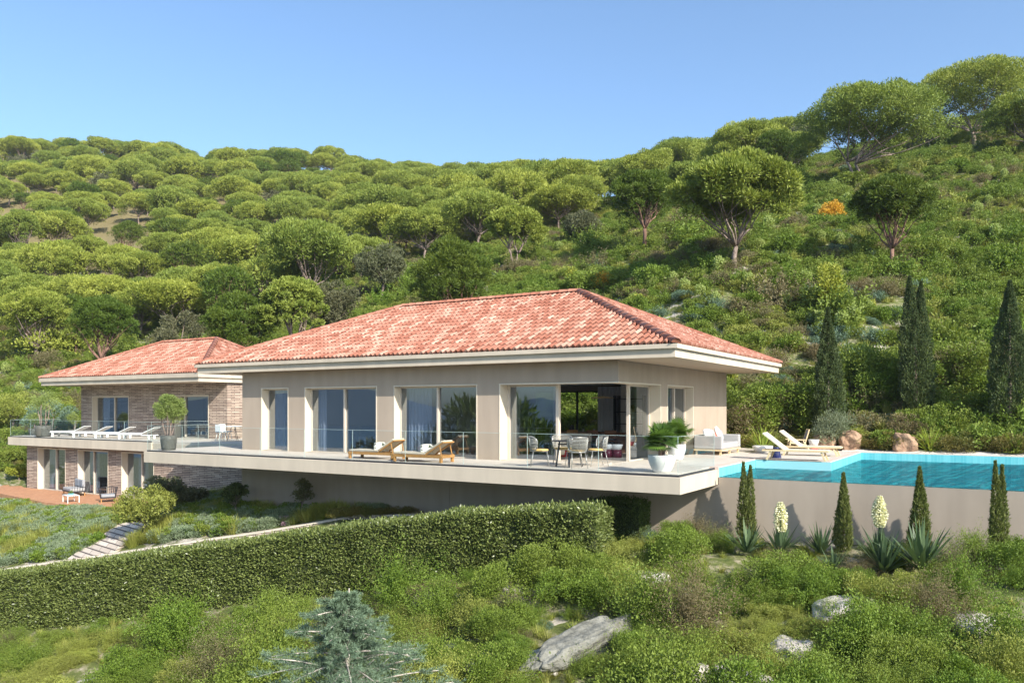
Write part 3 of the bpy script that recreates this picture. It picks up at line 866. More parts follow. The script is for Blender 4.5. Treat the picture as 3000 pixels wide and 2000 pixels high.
def hip_roof(parent, x0, x1, y0, y1, z0, xr0, xr1, yr, zr):
    mb = MB(); tn = []
    c = [(x0, y0, z0), (x1, y0, z0), (x1, y1, z0), (x0, y1, z0)]; ra = (xr0, yr, zr); rb = (xr1, yr, zr)
    tiled_face(mb, tn, c[0], c[1], ra, rb)
    tiled_face(mb, tn, c[1], c[2], rb, rb)
    tiled_face(mb, tn, c[2], c[3], rb, ra)
    tiled_face(mb, tn, c[3], c[0], ra, ra)
    me = mb.mesh('roof', M['tile'])
    at = me.attributes.new('tint', 'FLOAT', 'POINT'); at.data.foreach_set('value', np.array(tn, np.float32))
    o = link('roof', me, parent)
    mb = MB(); tn = []
    up = lambda p, h=.05: (p[0], p[1], p[2] + h)
    for cc, rr in ((c[0], ra), (c[3], ra), (c[1], rb), (c[2], rb)): ridge_caps(mb, tn, up(cc, .02), up(rr, .06))
    ridge_caps(mb, tn, up(ra, .06), up(rb, .06))
    me = mb.mesh('ridge_cap', M['tile'])
    at = me.attributes.new('tint', 'FLOAT', 'POINT'); at.data.foreach_set('value', np.array(tn, np.float32))
    link('ridge_cap', me, o)
    dk = MB(); e = .06
    cc = [(x0 + .05, y0 + .05, z0 - .03), (x1 - .05, y0 + .05, z0 - .03), (x1 - .05, y1 - .05, z0 - .03), (x0 + .05, y1 - .05, z0 - .03), (xr0, yr, zr - .09), (xr1, yr, zr - .09)]
    dk.add(cc, [(0, 1, 5, 4), (1, 2, 5), (2, 3, 4, 5), (3, 0, 4), (3, 2, 1, 0)])
    dk.build('roof_deck', M['brownwood'], parent)
hip_roof(villa, ex0 + .03, ex1 - .03, ey0 + .03, ey1 - .03, 3.355, -12.21, -3.875, 5.17, 5.86)

def window(parent, axis, a, b_, face, h, depth=.4, z0=0.0, mull=(), thick=.05, open_=None, sill=True, inward=1):
    """surround lining + frame + panes. axis 'x': lies in plane y=face (recess +y). axis 'y': plane x=face (recess -x)"""
    def B(mb, s0, s1, d0, d1, zz0, zz1):
        if axis == 'x': mb.box(s0, s1, face + d0, face + d1, zz0, zz1)
        else: mb.box(face - d1, face - d0, s0, s1, zz0, zz1)
    s = MB(); t = .035
    B(s, a, a + t, -.012, depth, z0, z0 + h - t); B(s, b_ - t, b_, -.012, depth, z0, z0 + h - t); B(s, a, b_, -.012, depth, z0 + h - t, z0 + h)
    wo = s.build('window', M['surround'], parent)
    f = MB(); fd0, fd1 = depth - .12, depth - .03
    B(f, a + t, a + t + thick, fd0, fd1, z0, z0 + h - t - thick); B(f, b_ - t - thick, b_ - t, fd0, fd1, z0, z0 + h - t - thick)
    B(f, a + t, b_ - t, fd0, fd1, z0 + h - t - thick, z0 + h - t); B(f, a + t, b_ - t, fd0 - .02, fd1, z0 - .02, z0 + .03)
    for mu in mull: B(f, mu - .035, mu + .035, fd0 - .03, fd1 - .002, z0 + .03, z0 + h - t - thick)
    f.build('frame', M['alu'], wo)
    edges = [a + t + thick] + [x for mu in mull for x in (mu - .035, mu + .035)] + [b_ - t - thick]
    for i in range(0, len(edges), 2):
        p = MB(); B(p, edges[i], edges[i + 1], depth - .08 + .012 * (i // 2), depth - .074 + .012 * (i // 2), z0 + .03, z0 + h - t - thick)
        p.build('pane', M['glass'], wo)
    return wo

window(villa, 'x', -14.97, -13.47, 0, H, mull=())
window(villa, 'x', -12.61, -9.09, 0, H, mull=(xat(1013, .33),))
window(villa, 'x', -8.33, -4.88, 0, H, mull=(xat(1286, .33),))
window(villa, 'y', 3.895, 6.46, 0, H, mull=(yat(1970, -.33),))
# open corner: jamb linings, header lining, one fixed leaf on each face
s = MB(); t = .035
s.box(-4.05, -4.015, -.012, .55, 0, H - t); s.box(-4.05, .012, -.012, .40, H - t, H); s.box(-.40, .012, .40, 3.305, H - t, H); s.box(-.40, .012, 3.27, 3.305, 0, H - t)
wo = s.build('window', M['surround'], villa)
f = MB()
f.box(-4.015, -3.93, .42, .56, 0, H - t); f.box(-2.26, -2.17, .42, .56, 0.03, H - t); f.box(-3.93, -.45, .42, .56, -.02, .03)
f.box(-3.93, -2.26, .45, .53, 2.29, H - t); f.box(-3.80, -3.72, .57, .63, .03, H - t); f.box(-2.42, -2.37, .57, .63, .03, H - t)
f.box(-.45, -.36, 1.60, 1.69, 0, H - t); f.box(-.44, -.37, 1.69, 3.27, -.02, .03); f.box(-.44, -.37, 1.69, 3.27, 2.29, H - t); f.box(-.45, -.36, 3.20, 3.27, .03, 2.29)
f.build('frame', M['alu'], wo)
for bx in ((-3.93, -2.26, .486, .492, .03, 2.29), (-3.72, -2.42, .598, .604, .03, 2.33), (-.408, -.402, 1.69, 3.20, .03, 2.29)):
    p = MB(); p.box(*bx); p.build('pane', M['glass'], wo)
# back window of the living room
f = MB(); f.box(-8.9, -8.84, YB - .2, YB - .12, 0, 2.36); f.box(-5.46, -5.4, YB - .2, YB - .12, 0, 2.36); f.box(-6.62, -6.54, YB - .2, YB - .12, 0, 2.30); f.box(-8.84, -5.46, YB - .2, YB - .12, 2.30, 2.36)
bw = f.build('window', M['darkmetal'], villa)
for a, b_ in ((-8.84, -6.62), (-6.54, -5.46)):
    p = MB(); p.box(a, b_, YB - .163, YB - .157, 0, 2.30); p.build('pane', mat_glass('clear_pane', (.9, .93, .92), 1.3), bw)
# cantilevered terrace slab
sl = MB(); sl.box(-19.05, 2.645, -2.246, .775, -.488, -.07)
slab = sl.build('terrace_slab', M['cream'], villa, .008)
pv = MB(); pv.box(-18.93, 2.52, -2.06, 0.0, -.07, -.002); pv.box(-18.93, XL, 0.0, 2.7, -.07, -.002); pv.box(-.0, 2.40, 0.0, 4.62, -.30, -.002)
pv.box(0, 4.65, 4.62, 11.6, -.30, -.002); pv.box(XL, 0, YB, 11.8, -.3, -.002); pv.box(-WT, 0, .40, 3.27, -.2, -.006); pv.box(-4.0, -WT, 0, .42, -.2, -.006)
tag(pv.build('pavement', M['paving']), kind='structure')
cp = MB(); cp.box(2.40, 2.66, .78, 4.88, -.30, .004); cp.box(2.66, 4.91, 4.62, 4.88, -.30, .004); cp.box(4.65, 4.91, 4.88, 10.72, -.30, .004); cp.box(4.65, 34, 10.72, 10.92, -.30, .004)
# pool
pool = thing('swimming_pool', 'turquoise infinity pool with an overflow edge beside the terrace', 'pool', (0, 0, 0))
cp.build('coping', M['coping'], pool)
m, nt, ns, ls, b = nmat('pool_tile')
g = N(nt, 'ShaderNodeNewGeometry'); br = N(nt, 'ShaderNodeTexBrick'); br.offset = 0
br.inputs['Scale'].default_value = 1.0; br.inputs['Brick Width'].default_value = .1; br.inputs['Row Height'].default_value = .1; br.inputs['Mortar Size'].default_value = .003
br.inputs['Color1'].default_value = (.11, .48, .54, 1); br.inputs['Color2'].default_value = (.18, .58, .63, 1); br.inputs['Mortar'].default_value = (.3, .62, .66, 1)
ls.new(g.outputs['Position'], br.inputs['Vector']); ls.new(br.outputs['Color'], b.inputs['Base Color']); b.inputs['Roughness'].default_value = .3
M['pooltile'] = m
bs = MB(); zb_ = -1.55
bs.box(2.68, 34, .99, 10.7, zb_ - .1, zb_)
bs.box(2.60, 2.68, 1.0, 4.9, zb_, -.30); bs.box(2.60, 2.67, .80, 4.9, -.30, -.02); bs.box(2.68, 4.93, 4.60, 4.90, zb_, -.02); bs.box(4.88, 4.93, 4.90, 10.7, zb_, -.02); bs.box(4.93, 34, 10.65, 10.72, zb_, -.02)
bs.build('basin', M['pooltile'], pool)
pw = MB(); pw.box(2.66, 34, .775, .985, -4.5, -.285)
pwo = pw.build('pool_wall', M['stucco_pool'], pool)
m, nt, ns, ls, b = nmat('pool_water'); ns.remove(b)
tr = N(nt, 'ShaderNodeBsdfTransparent'); tr.inputs[0].default_value = (.10, .72, .80, 1)
gl = N(nt, 'ShaderNodeBsdfGlossy'); gl.inputs['Roughness'].default_value = .08
fr = N(nt, 'ShaderNodeFresnel'); fr.inputs[0].default_value = 1.22
g = N(nt, 'ShaderNodeNewGeometry')
mp = N(nt, 'ShaderNodeMapping'); mp.inputs['Scale'].default_value = (1.0, 2.0, 1)
n1 = N(nt, 'ShaderNodeTexNoise', i_Scale=2.3, i_Detail=4.0, i_Distortion=1.2); ls.new(g.outputs['Position'], mp.inputs[0]); ls.new(mp.outputs[0], n1.inputs['Vector'])
bp = N(nt, 'ShaderNodeBump', i_Strength=.9, i_Distance=.16); ls.new(n1.outputs['Fac'], bp.inputs['Height'])
ls.new(bp.outputs['Normal'], gl.inputs['Normal']); ls.new(bp.outputs['Normal'], fr.inputs['Normal'])
cr = N(nt, 'ShaderNodeValToRGB'); cr.color_ramp.elements[0].position = .42; cr.color_ramp.elements[0].color = (.13, .70, .76, 1)
cr.color_ramp.elements[1].position = .6; cr.color_ramp.elements[1].color = (.48, .96, .97, 1); ls.new(n1.outputs['Fac'], cr.inputs[0]); ls.new(cr.outputs[0], tr.inputs[0])
mix = N(nt, 'ShaderNodeMixShader'); ls.new(fr.outputs[0], mix.inputs[0]); ls.new(tr.outputs[0], mix.inputs[1]); ls.new(gl.outputs[0], mix.inputs[2])
ls.new(mix.outputs[0], ns['Material Output'].inputs['Surface'])
wt = MB(); wt.add([(2.675, .775, -.275), (34, .775, -.275), (34, 10.65, -.275), (2.675, 10.65, -.275)], [(0, 1, 2, 3)])
wto = wt.build('pool_water', m); tag(wto, kind='structure')
# retaining wall under the terrace
rw = MB(); rw.box(-17.04, xat(1316, .775), .775, 1.0, -4.6, -.49); rw.box(xat(1316, .775) + .012, xat(1684, .775), .778, 1.0, -4.6, -.49); rw.box(xat(1684, .775) + .012, 2.66, .775, 1.0, -4.6, -.49)
rw.box(-17.04, 2.64, .80, 1.0, -4.6, -.489)
rwo = rw.build('retaining_wall', M['stucco_pool']); tag(rwo, 'tall plain beige wall in the shade beneath the jutting terrace', 'wall')

# glass balustrades
def balustrade(label, pts, step=2.0, hgt=1.0, z=-.07, group=None):
    t = thing('glass_balustrade', label, 'balustrade', (pts[0][0], pts[0][1], z), 0, group)
    ox, oy = pts[0]
    ch = MB()
    for (x0, y0), (x1, y1) in zip(pts, pts[1:]):
        L = math.hypot(x1 - x0, y1 - y0); n = max(1, round(L / step)); ux, uy = (x1 - x0) / L, (y1 - y0) / L
        ch.bar((x0 - ox, y0 - oy, .028), (x1 - ox, y1 - oy, .028), .045, .05)
        for i in range(n):
            a = i * L / n + .008; b_ = (i + 1) * L / n - .008
            p = MB(); A_ = (x0 - ox + ux * a, y0 - oy + uy * a); B_ = (x0 - ox + ux * b_, y0 - oy + uy * b_)
            p.bar((A_[0], A_[1], .02 + hgt / 2), (B_[0], B_[1], .02 + hgt / 2), .012, hgt - .055)
            po = p.build('pane', M['glassrail'], t)
            e = MB(); e.bar((A_[0], A_[1], hgt), (B_[0], B_[1], hgt), .013, .008); e.bar((B_[0], B_[1], .06), (B_[0], B_[1], hgt - .005), .012, .007)
            e.build('edge', M['glassedge'], po)
    ch.build('channel', M['darkmetal'], t)
    return t
balustrade('clear glass balustrade along the front edge of the wide terrace', [(-18.95, 2.4), (-18.95, -2.15), (2.56, -2.15), (2.56, .70)], 2.05)

# ------------------------------------------------------------------ left wing
wing = thing('annexe', 'two storey brick annexe with a lower tiled roof behind the left end of the villa', 'house', (0, 0, 0))
YF, LX0, LX1 = 6.2, -38.3, -24.8
HW = 2.30
wa0, wa1 = xat(269.5, YF), xat(377, YF); wb0, wb1 = xat(512, YF), xat(611, YF)
w = MB()
for a, b_ in ((LX0, wa0), (wa1, wb0), (wb1, LX1)): w.box(a, b_, YF, YF + .4, 0, HW)
w.box(LX0, LX1, YF, YF + .4, HW, 2.95); w.box(LX1 - .4, LX1, YF + .4, 12.3, 0, 2.95); w.box(LX0, LX0 + .4, YF + .4, 12.3, 0, 2.95); w.box(LX0 + .4, LX1 - .4, 11.9, 12.3, 0, 2.95)
YL = 3.2
lz0, lz1 = -3.02, -.52
lw = [(xat(110, YL), xat(192, YL)), (xat(228, YL), xat(317, YL)), (xat(355.6, YL), xat(451, YL))]
xs = [-38.6] + [v for p in lw for v in p] + [-17.02]
for i in range(0, len(xs), 2): w.box(xs[i], xs[i + 1], YL, YL + .4, lz0 - 1.2, lz1)
for a, b_ in lw: w.box(a, b_, YL, YL + .4, lz0 + 2.36, lz1); w.box(a, b_, YL, YL + .4, lz0 - 1.2, lz0)
w.box(-38.6, -38.2, YL + .4, 11, lz0 - 1.2, lz1)
w.build('wall', M['brick'], wing)
for bx in ((LX0 + .4, LX1 - .4, 9.5, 9.6, 0, 2.7), (-31.2, -31.1, YF + .4, 9.5, 0, 2.7), (-38.2, -17.1, 7.0, 7.1, lz0, lz1), (-29.5, -29.4, YL + .4, 7, lz0, lz1), (-33.8, -33.7, YL + .4, 7, lz0, lz1)):
    MB().box(*bx).build('interior_wall', M['interior'], wing)
window(wing, 'x', wa0, wa1, YF, HW, mull=(xat(339, YF + .33),))
window(wing, 'x', wb0, wb1, YF, HW, mull=(xat(545, YF + .33),))
for (a, b_), mm in zip(lw, (168, 278, 419)): window(wing, 'x', a, b_, YL, 2.36, z0=lz0, mull=(xat(mm, YL + .33),))
sl = MB(); sl.box(-39.6, -25.95, 2.65, YF, -.52, -.07)
sl.box(-25.95, -16.5, 2.72, 12.0, -.52, -.12)
sl.build('terrace_slab', M['cream'], wing, .008)
pv = MB(); pv.box(-39.48, -26.0, 2.80, YF, -.07, -.002); pv.box(-26.0, XL, 2.74, YF, -.12, -.002); pv.box(LX1, XL, YF, 12, -.12, -.002); pv.box(LX0 + .4, LX1 - .4, YF + .4, 11.9, -.2, -.01)
tag(pv.build('pavement', M['paving']), kind='structure')
eaves(wing, -39.35, -24.52, 4.25, 12.8, 2.93, 3.15, 3.36)
hip_roof(wing, -39.32, -24.55, 4.28, 12.77, 3.365, -33.6, -28.6, 8.5, 5.50)
balustrade('clear glass balustrade along the sun terrace of the brick annexe', [(-39.5, 5.9), (-39.5, 2.74), (-26.05, 2.74), (-26.05, 6.0)], 2.2)
pt = MB(); P_ = [gp(-40, 1437, -3.0), gp(123, 1469, -3.0), gp(306, 1492, -3.0)]
pt.prism([(P_[0][0], P_[0][1]), (P_[1][0], P_[1][1]), (P_[2][0], P_[2][1]), (-23.6, .9), (-22.2, YL - .01), (-38.9, YL - .01), (-43.5, 5.0)], -3.3, -3.0)
tag(pt.build('patio', M['patio']), kind='structure')

# curtains
def curtain(x, y, wdt, h, label, z=0.0, rz=0.0, mat='curtain'):
    mb = MB(); n = int(wdt / .018); vs = []; fs = []
    for i in range(n + 1):
        s = i / n * wdt; o = math.sin(s * 42) * .035 + math.sin(s * 17 + x) * .015
        vs += [(s, o, 0), (s, o * .8, h)]
    fs = [(2 * i, 2 * i + 2, 2 * i + 3, 2 * i + 1) for i in range(n)]
    mb.add(vs, fs, True)
    o = mb.build('curtain', M[mat]); o.location = (x, y, z + .02); o.rotation_euler = (0, 0, rz)
    tag(o, label, 'curtain')
curtain(-14.88, .62, .62, 2.5, 'sheer white curtain behind the narrowest front window')
curtain(-12.5, .62, .42, 2.5, 'narrow sheer curtain at the left side of the first double glass door')
curtain(-8.15, .62, .95, 2.5, 'gathered white curtain behind the lounger with the near headrest')
curtain(-.75, 4.0, .55, 2.5, 'pale curtain behind the window on the side wall', rz=math.pi / 2)
curtain(-.75, 5.2, 1.15, 2.5, 'grey sheer curtain at the far half of the side wall window', rz=math.pi / 2)
curtain(-5.3, 9.7, 1.7, 2.5, 'full height pleated curtain on the rear wall of the living room')
curtain(wa0 + .15, YF + .62, .7, 2.4, 'white curtain in the upper left window of the annexe')
curtain(lw[0][0] + .1, YL + .62, .8, 2.35, 'curtain in the leftmost ground floor window of the annexe', lz0)
curtain(lw[1][0] + .1, YL + .62, .9, 2.35, 'bright curtain in the middle ground floor window of the annexe', lz0)
curtain(lw[2][0] + .5, YL + .62, .9, 2.35, 'curtain in the ground floor window beside the terrace corner', lz0)

# ------------------------------------------------------------------ furniture
def rot(x, y, z, rz):
    c, s = math.cos(rz), math.sin(rz); return (x * c - y * s, x * s + y * c, z)

def pillow(parent, name, mat, c, size, tilt=0.0, rz=0.0):
    import bmesh
    bm = bmesh.new(); bmesh.ops.create_cube(bm, size=1.0); bmesh.ops.subdivide_edges(bm, edges=bm.edges, cuts=5, use_grid_fill=True)
    for v in bm.verts:
        x, y, z = v.co * 2
        r = 1 - .10 * (x * x * y * y)
        k = (1 - x ** 4 * .85) * (1 - y ** 4 * .85)
        v.co = Vector((x * .5 * r * (1 - .03 * (1 - y * y)), y * .5 * r, z * .5 * (.25 + .75 * k)))
    me = bpy.data.meshes.new(name); bm.to_mesh(me); bm.free()
    for p in me.polygons: p.use_smooth = True
    me.materials.append(mat)
    me.transform(Matrix.Translation(c) @ Matrix.Rotation(rz, 4, 'Z') @ Matrix.Rotation(tilt, 4, 'X') @ Matrix.Diagonal((*size, 1)))
    return link(name, me, parent)

def wood_lounger(loc, rz, label):
    """teak lounger along local x, head at +x"""
    t = thing('sun_lounger', label, 'sun lounger', loc, rz, 'teak loungers on the front terrace')
    f = MB()
    for y in (-.33, .33): f.box(-1.0, 1.0, y - .03, y + .03, .15, .24)
    f.box(-1.0, -.94, -.30, .30, .15, .24); f.box(.94, 1.0, -.30, .30, .15, .24)
    for k in range(10): f.box(-.9 + k * .13, -.82 + k * .13, -.30, .30, .215, .235)
    f.build('frame', M['wood'], t, .006)
    for x in (-.93, .93):
        for y in (-.32, .32):
            l = MB(); l.box(x - .04, x + .04, y - .045, y + .045, 0, .235 if x < 0 else .26); l.build('leg', M['wood'], t, .005)
    m_ = MB(); m_.box(-1.0, .32, -.31, .31, .242, .32); m_.build('mattress', M['cushion'], t, .03)
    a = math.radians(31); b_ = MB()
    Mx = Matrix.Translation((.30, 0, .26)) @ Matrix.Rotation(-a, 4, 'Y')
    b_.box(.03, .80, -.31, .31, .02, .09, Mx); b_.build('backrest_cushion', M['cushion'], t, .03)
    b2 = MB(); b2.box(.0, .82, -.32, -.27, -.03, .015, Mx); b2.box(.0, .82, .27, .32, -.03, .015, Mx); b2.box(.77, .82, -.27, .27, -.03, .015, Mx)
    for y in (-.3, .3): b2.bar((.86, y, .56), (.93, y, .25), .03, .03)
    b2.build('backrest_frame', M['wood'], t, .003)
    return t

lpos = [(xat(1104, -1.45), -1.45, 'teak sun lounger on the front terrace before the pillar between two glass doors'),
        (xat(1240, -1.75), -1.75, 'teak sun lounger nearer the terrace edge, in front of the second double glass door')]
for x, y, lb in lpos:
    wood_lounger((x, y, 0), math.radians(2), lb).scale = (.93, .93, .9)
    hold = thing('cushion', lb.replace('teak sun lounger', 'leaf print scatter cushion lying on the lounger')[:95], 'cushion', (x - .02, y + .02, .29), .3)
    hold['label'] = 'leaf print cushion on the lounger before the pillar' if x < xat(1180, -1.6) else 'leaf print cushion on the lounger before the second double door'
    pillow(hold, 'cover', M['pattern'], (.12, 0, .10), (.42, .42, .16), .55, .4)

def rope_chair(loc, rz, label):
    """rounded rope back dining chair facing +x (back at -x)"""
    t = thing('rope_chair', label, 'chair', loc, rz, 'rope chairs round the terrace table')
    leg0 = None
    for (x0, y0, x1, y1) in ((.20, .20, .26, .24), (.20, -.20, .26, -.24), (-.18, .19, -.26, .23), (-.18, -.19, -.26, -.23)):
        l = MB(); l.tube([(x0, y0, .43), (x1, y1, 0)], .010, 6); l.build('leg', M['steel'], t)
    fr_ = MB(); fr_.tube([(.22, .2, .43), (.22, -.2, .43), (-.2, -.2, .43), (-.2, .2, .43)], .010, 6, True); fr_.build('seat_frame', M['steel'], t)
    s = MB(); s.lathe([(.02, .44), (.22, .435), (.25, .45), (.25, .475), (.22, .49), (.02, .49)], 20); so = s.build('seat', M['ochre'], t)
    bk = MB(); ring = []
    def P(a, v):   # a: -1..1 around, v: 0..1 up
        an = math.pi + a * 1.25
        rr = .27 + .06 * v
        return (rr * math.cos(an) * 1.02 + .02, rr * math.sin(an), .44 + v * .40)
    prof = []
    for k in range(33):
        th = 2 * math.pi * k / 32
        a = math.copysign(abs(math.cos(th)) ** .6, math.cos(th)); v = .5 + .5 * math.copysign(abs(math.sin(th)) ** .6, math.sin(th))
        prof.append(P(a, v))
    bk.tube(prof[:-1], .013, 6, True); bk.build('back_frame', M['steel'], t)
    rp = MB()
    for i in range(-13, 14):
        a = i / 14.0
        vm = (1 - abs(a) ** 3.3) ** (1 / 3.3) * .5
        rp.tube([P(a, .5 - vm), P(a, .5), P(a, .5 + vm)], .0052, 4)
    for v in (.12, .32, .52, .8):
        am = (1 - abs(2 * v - 1) ** 3.3) ** (1 / 3.3)
        rp.tube([P(-am + 2 * am * k / 14, v) for k in range(15)], .005, 4)
    rp.build('rope_back', M['wicker'], t)
    return t

TY = -1.22; TX = xat(1667, TY)
tb = thing('round_table', 'round dark metal table on the terrace between four rope chairs', 'table', (TX, TY, 0))
tp = MB(); tp.lathe([(.48, .70), (.50, .705), (.50, .722), (.49, .727)], 40); tp.build('tabletop', M['darkmetal'], tb)
for k in range(4):
    a = k * math.pi / 2 + .5
    l = MB(); l.bar((.26 * math.cos(a), .26 * math.sin(a), .70), (.36 * math.cos(a), .36 * math.sin(a), .0), .05, .05); l.build('leg', M['darkmetal'], tb)
cr_ = MB(); cr_.bar((-.27, -.15, .62), (.27, .15, .62), .04, .04); cr_.bar((-.15, .27, .62), (.15, -.27, .62), .04, .035); cr_.build('crossbar', M['darkmetal'], tb)
def vdir(dr, df):  # offset right / forward in view space -> world
    return dr * RX + df * VX, dr * RY + df * VY
for dr, df, lb in ((-.82, -.02, 'rope chair at the left of the round terrace table'), (-.12, .80, 'rope chair behind the round terrace table'),
                   (.16, -.60, 'rope chair with its back to the glass, nearest of those at the round table'), (.80, .18, 'rope chair at the right of the round terrace table, beside the palm')):
    ox, oy = vdir(dr, df)
    rope_chair((TX + ox, TY + oy, 0), math.atan2(-oy, -ox), lb)

# potted palms
def pot(parent, r, h, mat, bulge=1.0, ribs=True):
    prof = [(.02, 0), (r * .58, 0), (r * .66, h * .06)]
    for k in range(1, 15):
        q = k / 14
        prof.append((r * (.66 + .36 * math.sin(q * math.pi * .56 * bulge)) + (.004 if k % 2 and ribs else 0), h * (.08 + .9 * q)))
    prof += [(r * 1.0, h), (r * .93, h), (r * .9, h * .9), (.02, h * .88)]
    p = MB(); p.lathe(prof, 36); return p.build('pot', mat, parent)

def fan_palm(loc, r, h, label, seed, size=1.0):
    t = thing('potted_palm', label, 'potted plant', loc, seed)
    pot(t, r, h, M['whitepot'])
    pb = MB(); rr_ = random.Random(seed)
    for k in range(26):
        a = rr_.uniform(0, 6.28); q = rr_.uniform(.1, .82) * r
        pb.lathe([(.0, -.02), (.03, 0), (.035, .015), (.0, .04)], 7, (q * math.cos(a), q * math.sin(a), h * .9))
    pb.build('pebbles', M['whitepot'], t)
    st = MB(); vs = []; fs = []; tn = []
    fans = []
    for k in range(5):
        a = rr_.uniform(0, 6.28); q = rr_.uniform(.2, .5) * r
        top = Vector((q * 1.6 * math.cos(a), q * 1.6 * math.sin(a), h + size * rr_.uniform(.16, .42)))
        limb(st, (q * math.cos(a), q * math.sin(a), h * .8), top, .035, .03, .1, 7)
        for j in range(13):
            b_ = rr_.uniform(0, 6.28); el = rr_.uniform(-.45, 1.5)
            d = Vector((math.cos(b_) * math.cos(el), math.sin(b_) * math.cos(el), math.sin(el)))
            L = size * rr_.uniform(.14, .32)
            end = top + d * L; limb(st, top, end, .008, .006, .05, 4, 3)
            fans.append((end, d))
    st.build('stems', M['barkred'], t)
    for (p, d) in fans:
        u = d.cross(Vector((0, 0, 1)))
        if u.length < .1: u = Vector((1, 0, 0))
        u.normalize(); nn = u.cross(d).normalized(); ti = rr_.random()
        R = size * rr_.uniform(.26, .36)
        for k in range(18):
            a = math.radians(-115 + 230 * k / 17)
            dd = (d * math.cos(a) + u * math.sin(a)).normalized()
            tipdrop = Vector((0, 0, -.04 * size))
            wv = (u * math.cos(a) - d * math.sin(a)) * .018 * size
            n0 = len(vs)
            vs += [tuple(p), tuple(p + dd * R * .5 + wv + nn * .01), tuple(p + dd * R + tipdrop), tuple(p + dd * R * .5 - wv + nn * .01)]
            fs.append((n0, n0 + 1, n0 + 2, n0 + 3)); tn += [ti * .6 + rr_.random() * .4] * 4
    me = bpy.data.meshes.new('fronds'); me.from_pydata(vs, [], fs); me.update()
    at = me.attributes.new('tint', 'FLOAT', 'POINT'); at.data.foreach_set('value', np.array(tn, np.float32))
    me.materials.append(M['lf_palm']); link('fronds', me, t)
    return t
x, y = xat(1939, -1.70), -1.70; fan_palm((x, y, 0), .34, .44, 'fan palm in a ribbed white bowl at the corner of the terrace', 3, 1.0)
x, y = gp(1983, 1347, 0); fan_palm((x, y, 0), .27, .50, 'second fan palm in a white pot further back, behind the corner palm', 5, 1.0)

def potted_tree(loc, r, h, R, H, label, seed, n=5000, leaf=.05, mat='lf_topiary', stems=4):
    t = thing('potted_tree', label, 'potted plant', loc, 0)
    prof = [(.02, 0), (r * .82, 0), (r * .9, h * .15), (r, h * .7), (r * .98, h), (r * .9, h), (r * .9, h * .9), (.02, h * .88)]
    p = MB(); p.lathe(prof, 30); p.build('pot', M['darkpot'], t)
    random.seed(seed); st = MB()
    cz = h + H - R
    for k in range(stems):
        a = k * 1.7; limb(st, (r * .35 * math.cos(a), r * .35 * math.sin(a), h * .8), (R * .4 * math.cos(a + .4), R * .4 * math.sin(a + .4), cz - R * .2), .035, .02, .08, 6)
    st.build('stems', M['bark'], t)
    cs = []; rs = []
    for k in range(46):
        d = Vector((random.gauss(0, 1), random.gauss(0, 1), random.gauss(0, 1))).normalized(); q = random.uniform(.4, .8)
        cs.append((d.x * q * R, d.y * q * R, cz + d.z * q * R * .92)); rs.append(R * random.uniform(.2, .34))
    me = crown_leaves('crown', cs, rs, n, M[mat], leaf, leaf * .45, flat=.9, up=.3, bottom=.7, shell=.6)
    link('crown', me, t)
    return t
x, y = gp(494, 1320, -.02); potted_tree((xat(494, -1.82), -1.82, 0), .30, .56, .68, 1.72, 'round olive tree in a dark pot at the left corner of the villa terrace', 4, 17000, .05)
x, y = gp(83, 1279, 0); potted_tree((x + .4, y + .6, 0), .42, .62, .85, 2.2, 'open crowned tree in a dark pot at the far left of the annexe terrace', 6, 3000, .07)
x, y = gp(172, 1270, 0); potted_tree((x, 4.6, 0), .28, .35, .48, 1.1, 'small leafy shrub in a low pot behind the leftmost white lounger', 7, 1800, .06, stems=2)
x, y = gp(215, 1270, 0); potted_tree((xat(215, 5.0), 5.0, 0), .28, .35, .45, 1.05, 'small leafy shrub in a low pot left of the annexe window', 8, 1800, .06, stems=2)

def white_lounger(loc, rz, label):
    t = thing('white_lounger', label, 'sun lounger', loc, rz, 'white loungers on the annexe terrace')
    f = MB(); f.box(-1.0, .35, -.32, .32, .22, .27); f.build('frame', M['white'], t, .01)
    for x in (-.85, .75):
        for y in (-.27, .27):
            l = MB(); l.box(x - .05, x + .05, y - .03, y + .03, 0, .22); l.build('leg', M['white'], t)
    s = MB(); s.box(.35, .95, -.32, -.28, .18, .22); s.box(.35, .95, .28, .32, .18, .22); s.build('rail', M['white'], t)
    m_ = MB(); m_.box(-.99, .34, -.30, .30, .272, .32); m_.build('mattress', M['whitecush'], t, .02)
    Mx = Matrix.Translation((.34, 0, .25)) @ Matrix.Rotation(-math.radians(24), 4, 'Y')
    b_ = MB(); b_.box(.0, .80, -.32, .32, .0, .045, Mx); b_.build('backrest', M['whitecush'], t, .02)
    return t
for (pxh, lb) in ((205, 'white lounger at the left end of the row on the annexe terrace'), (268, 'white lounger second from the left end of the row on the annexe terrace'),
                  (334, 'white lounger third from the left, before the brick between the two annexe windows'), (404, 'white lounger beside the large potted olive tree, right end of the row')):
    white_lounger((xat(pxh, 3.9), 3.9, 0), math.radians(27), lb)

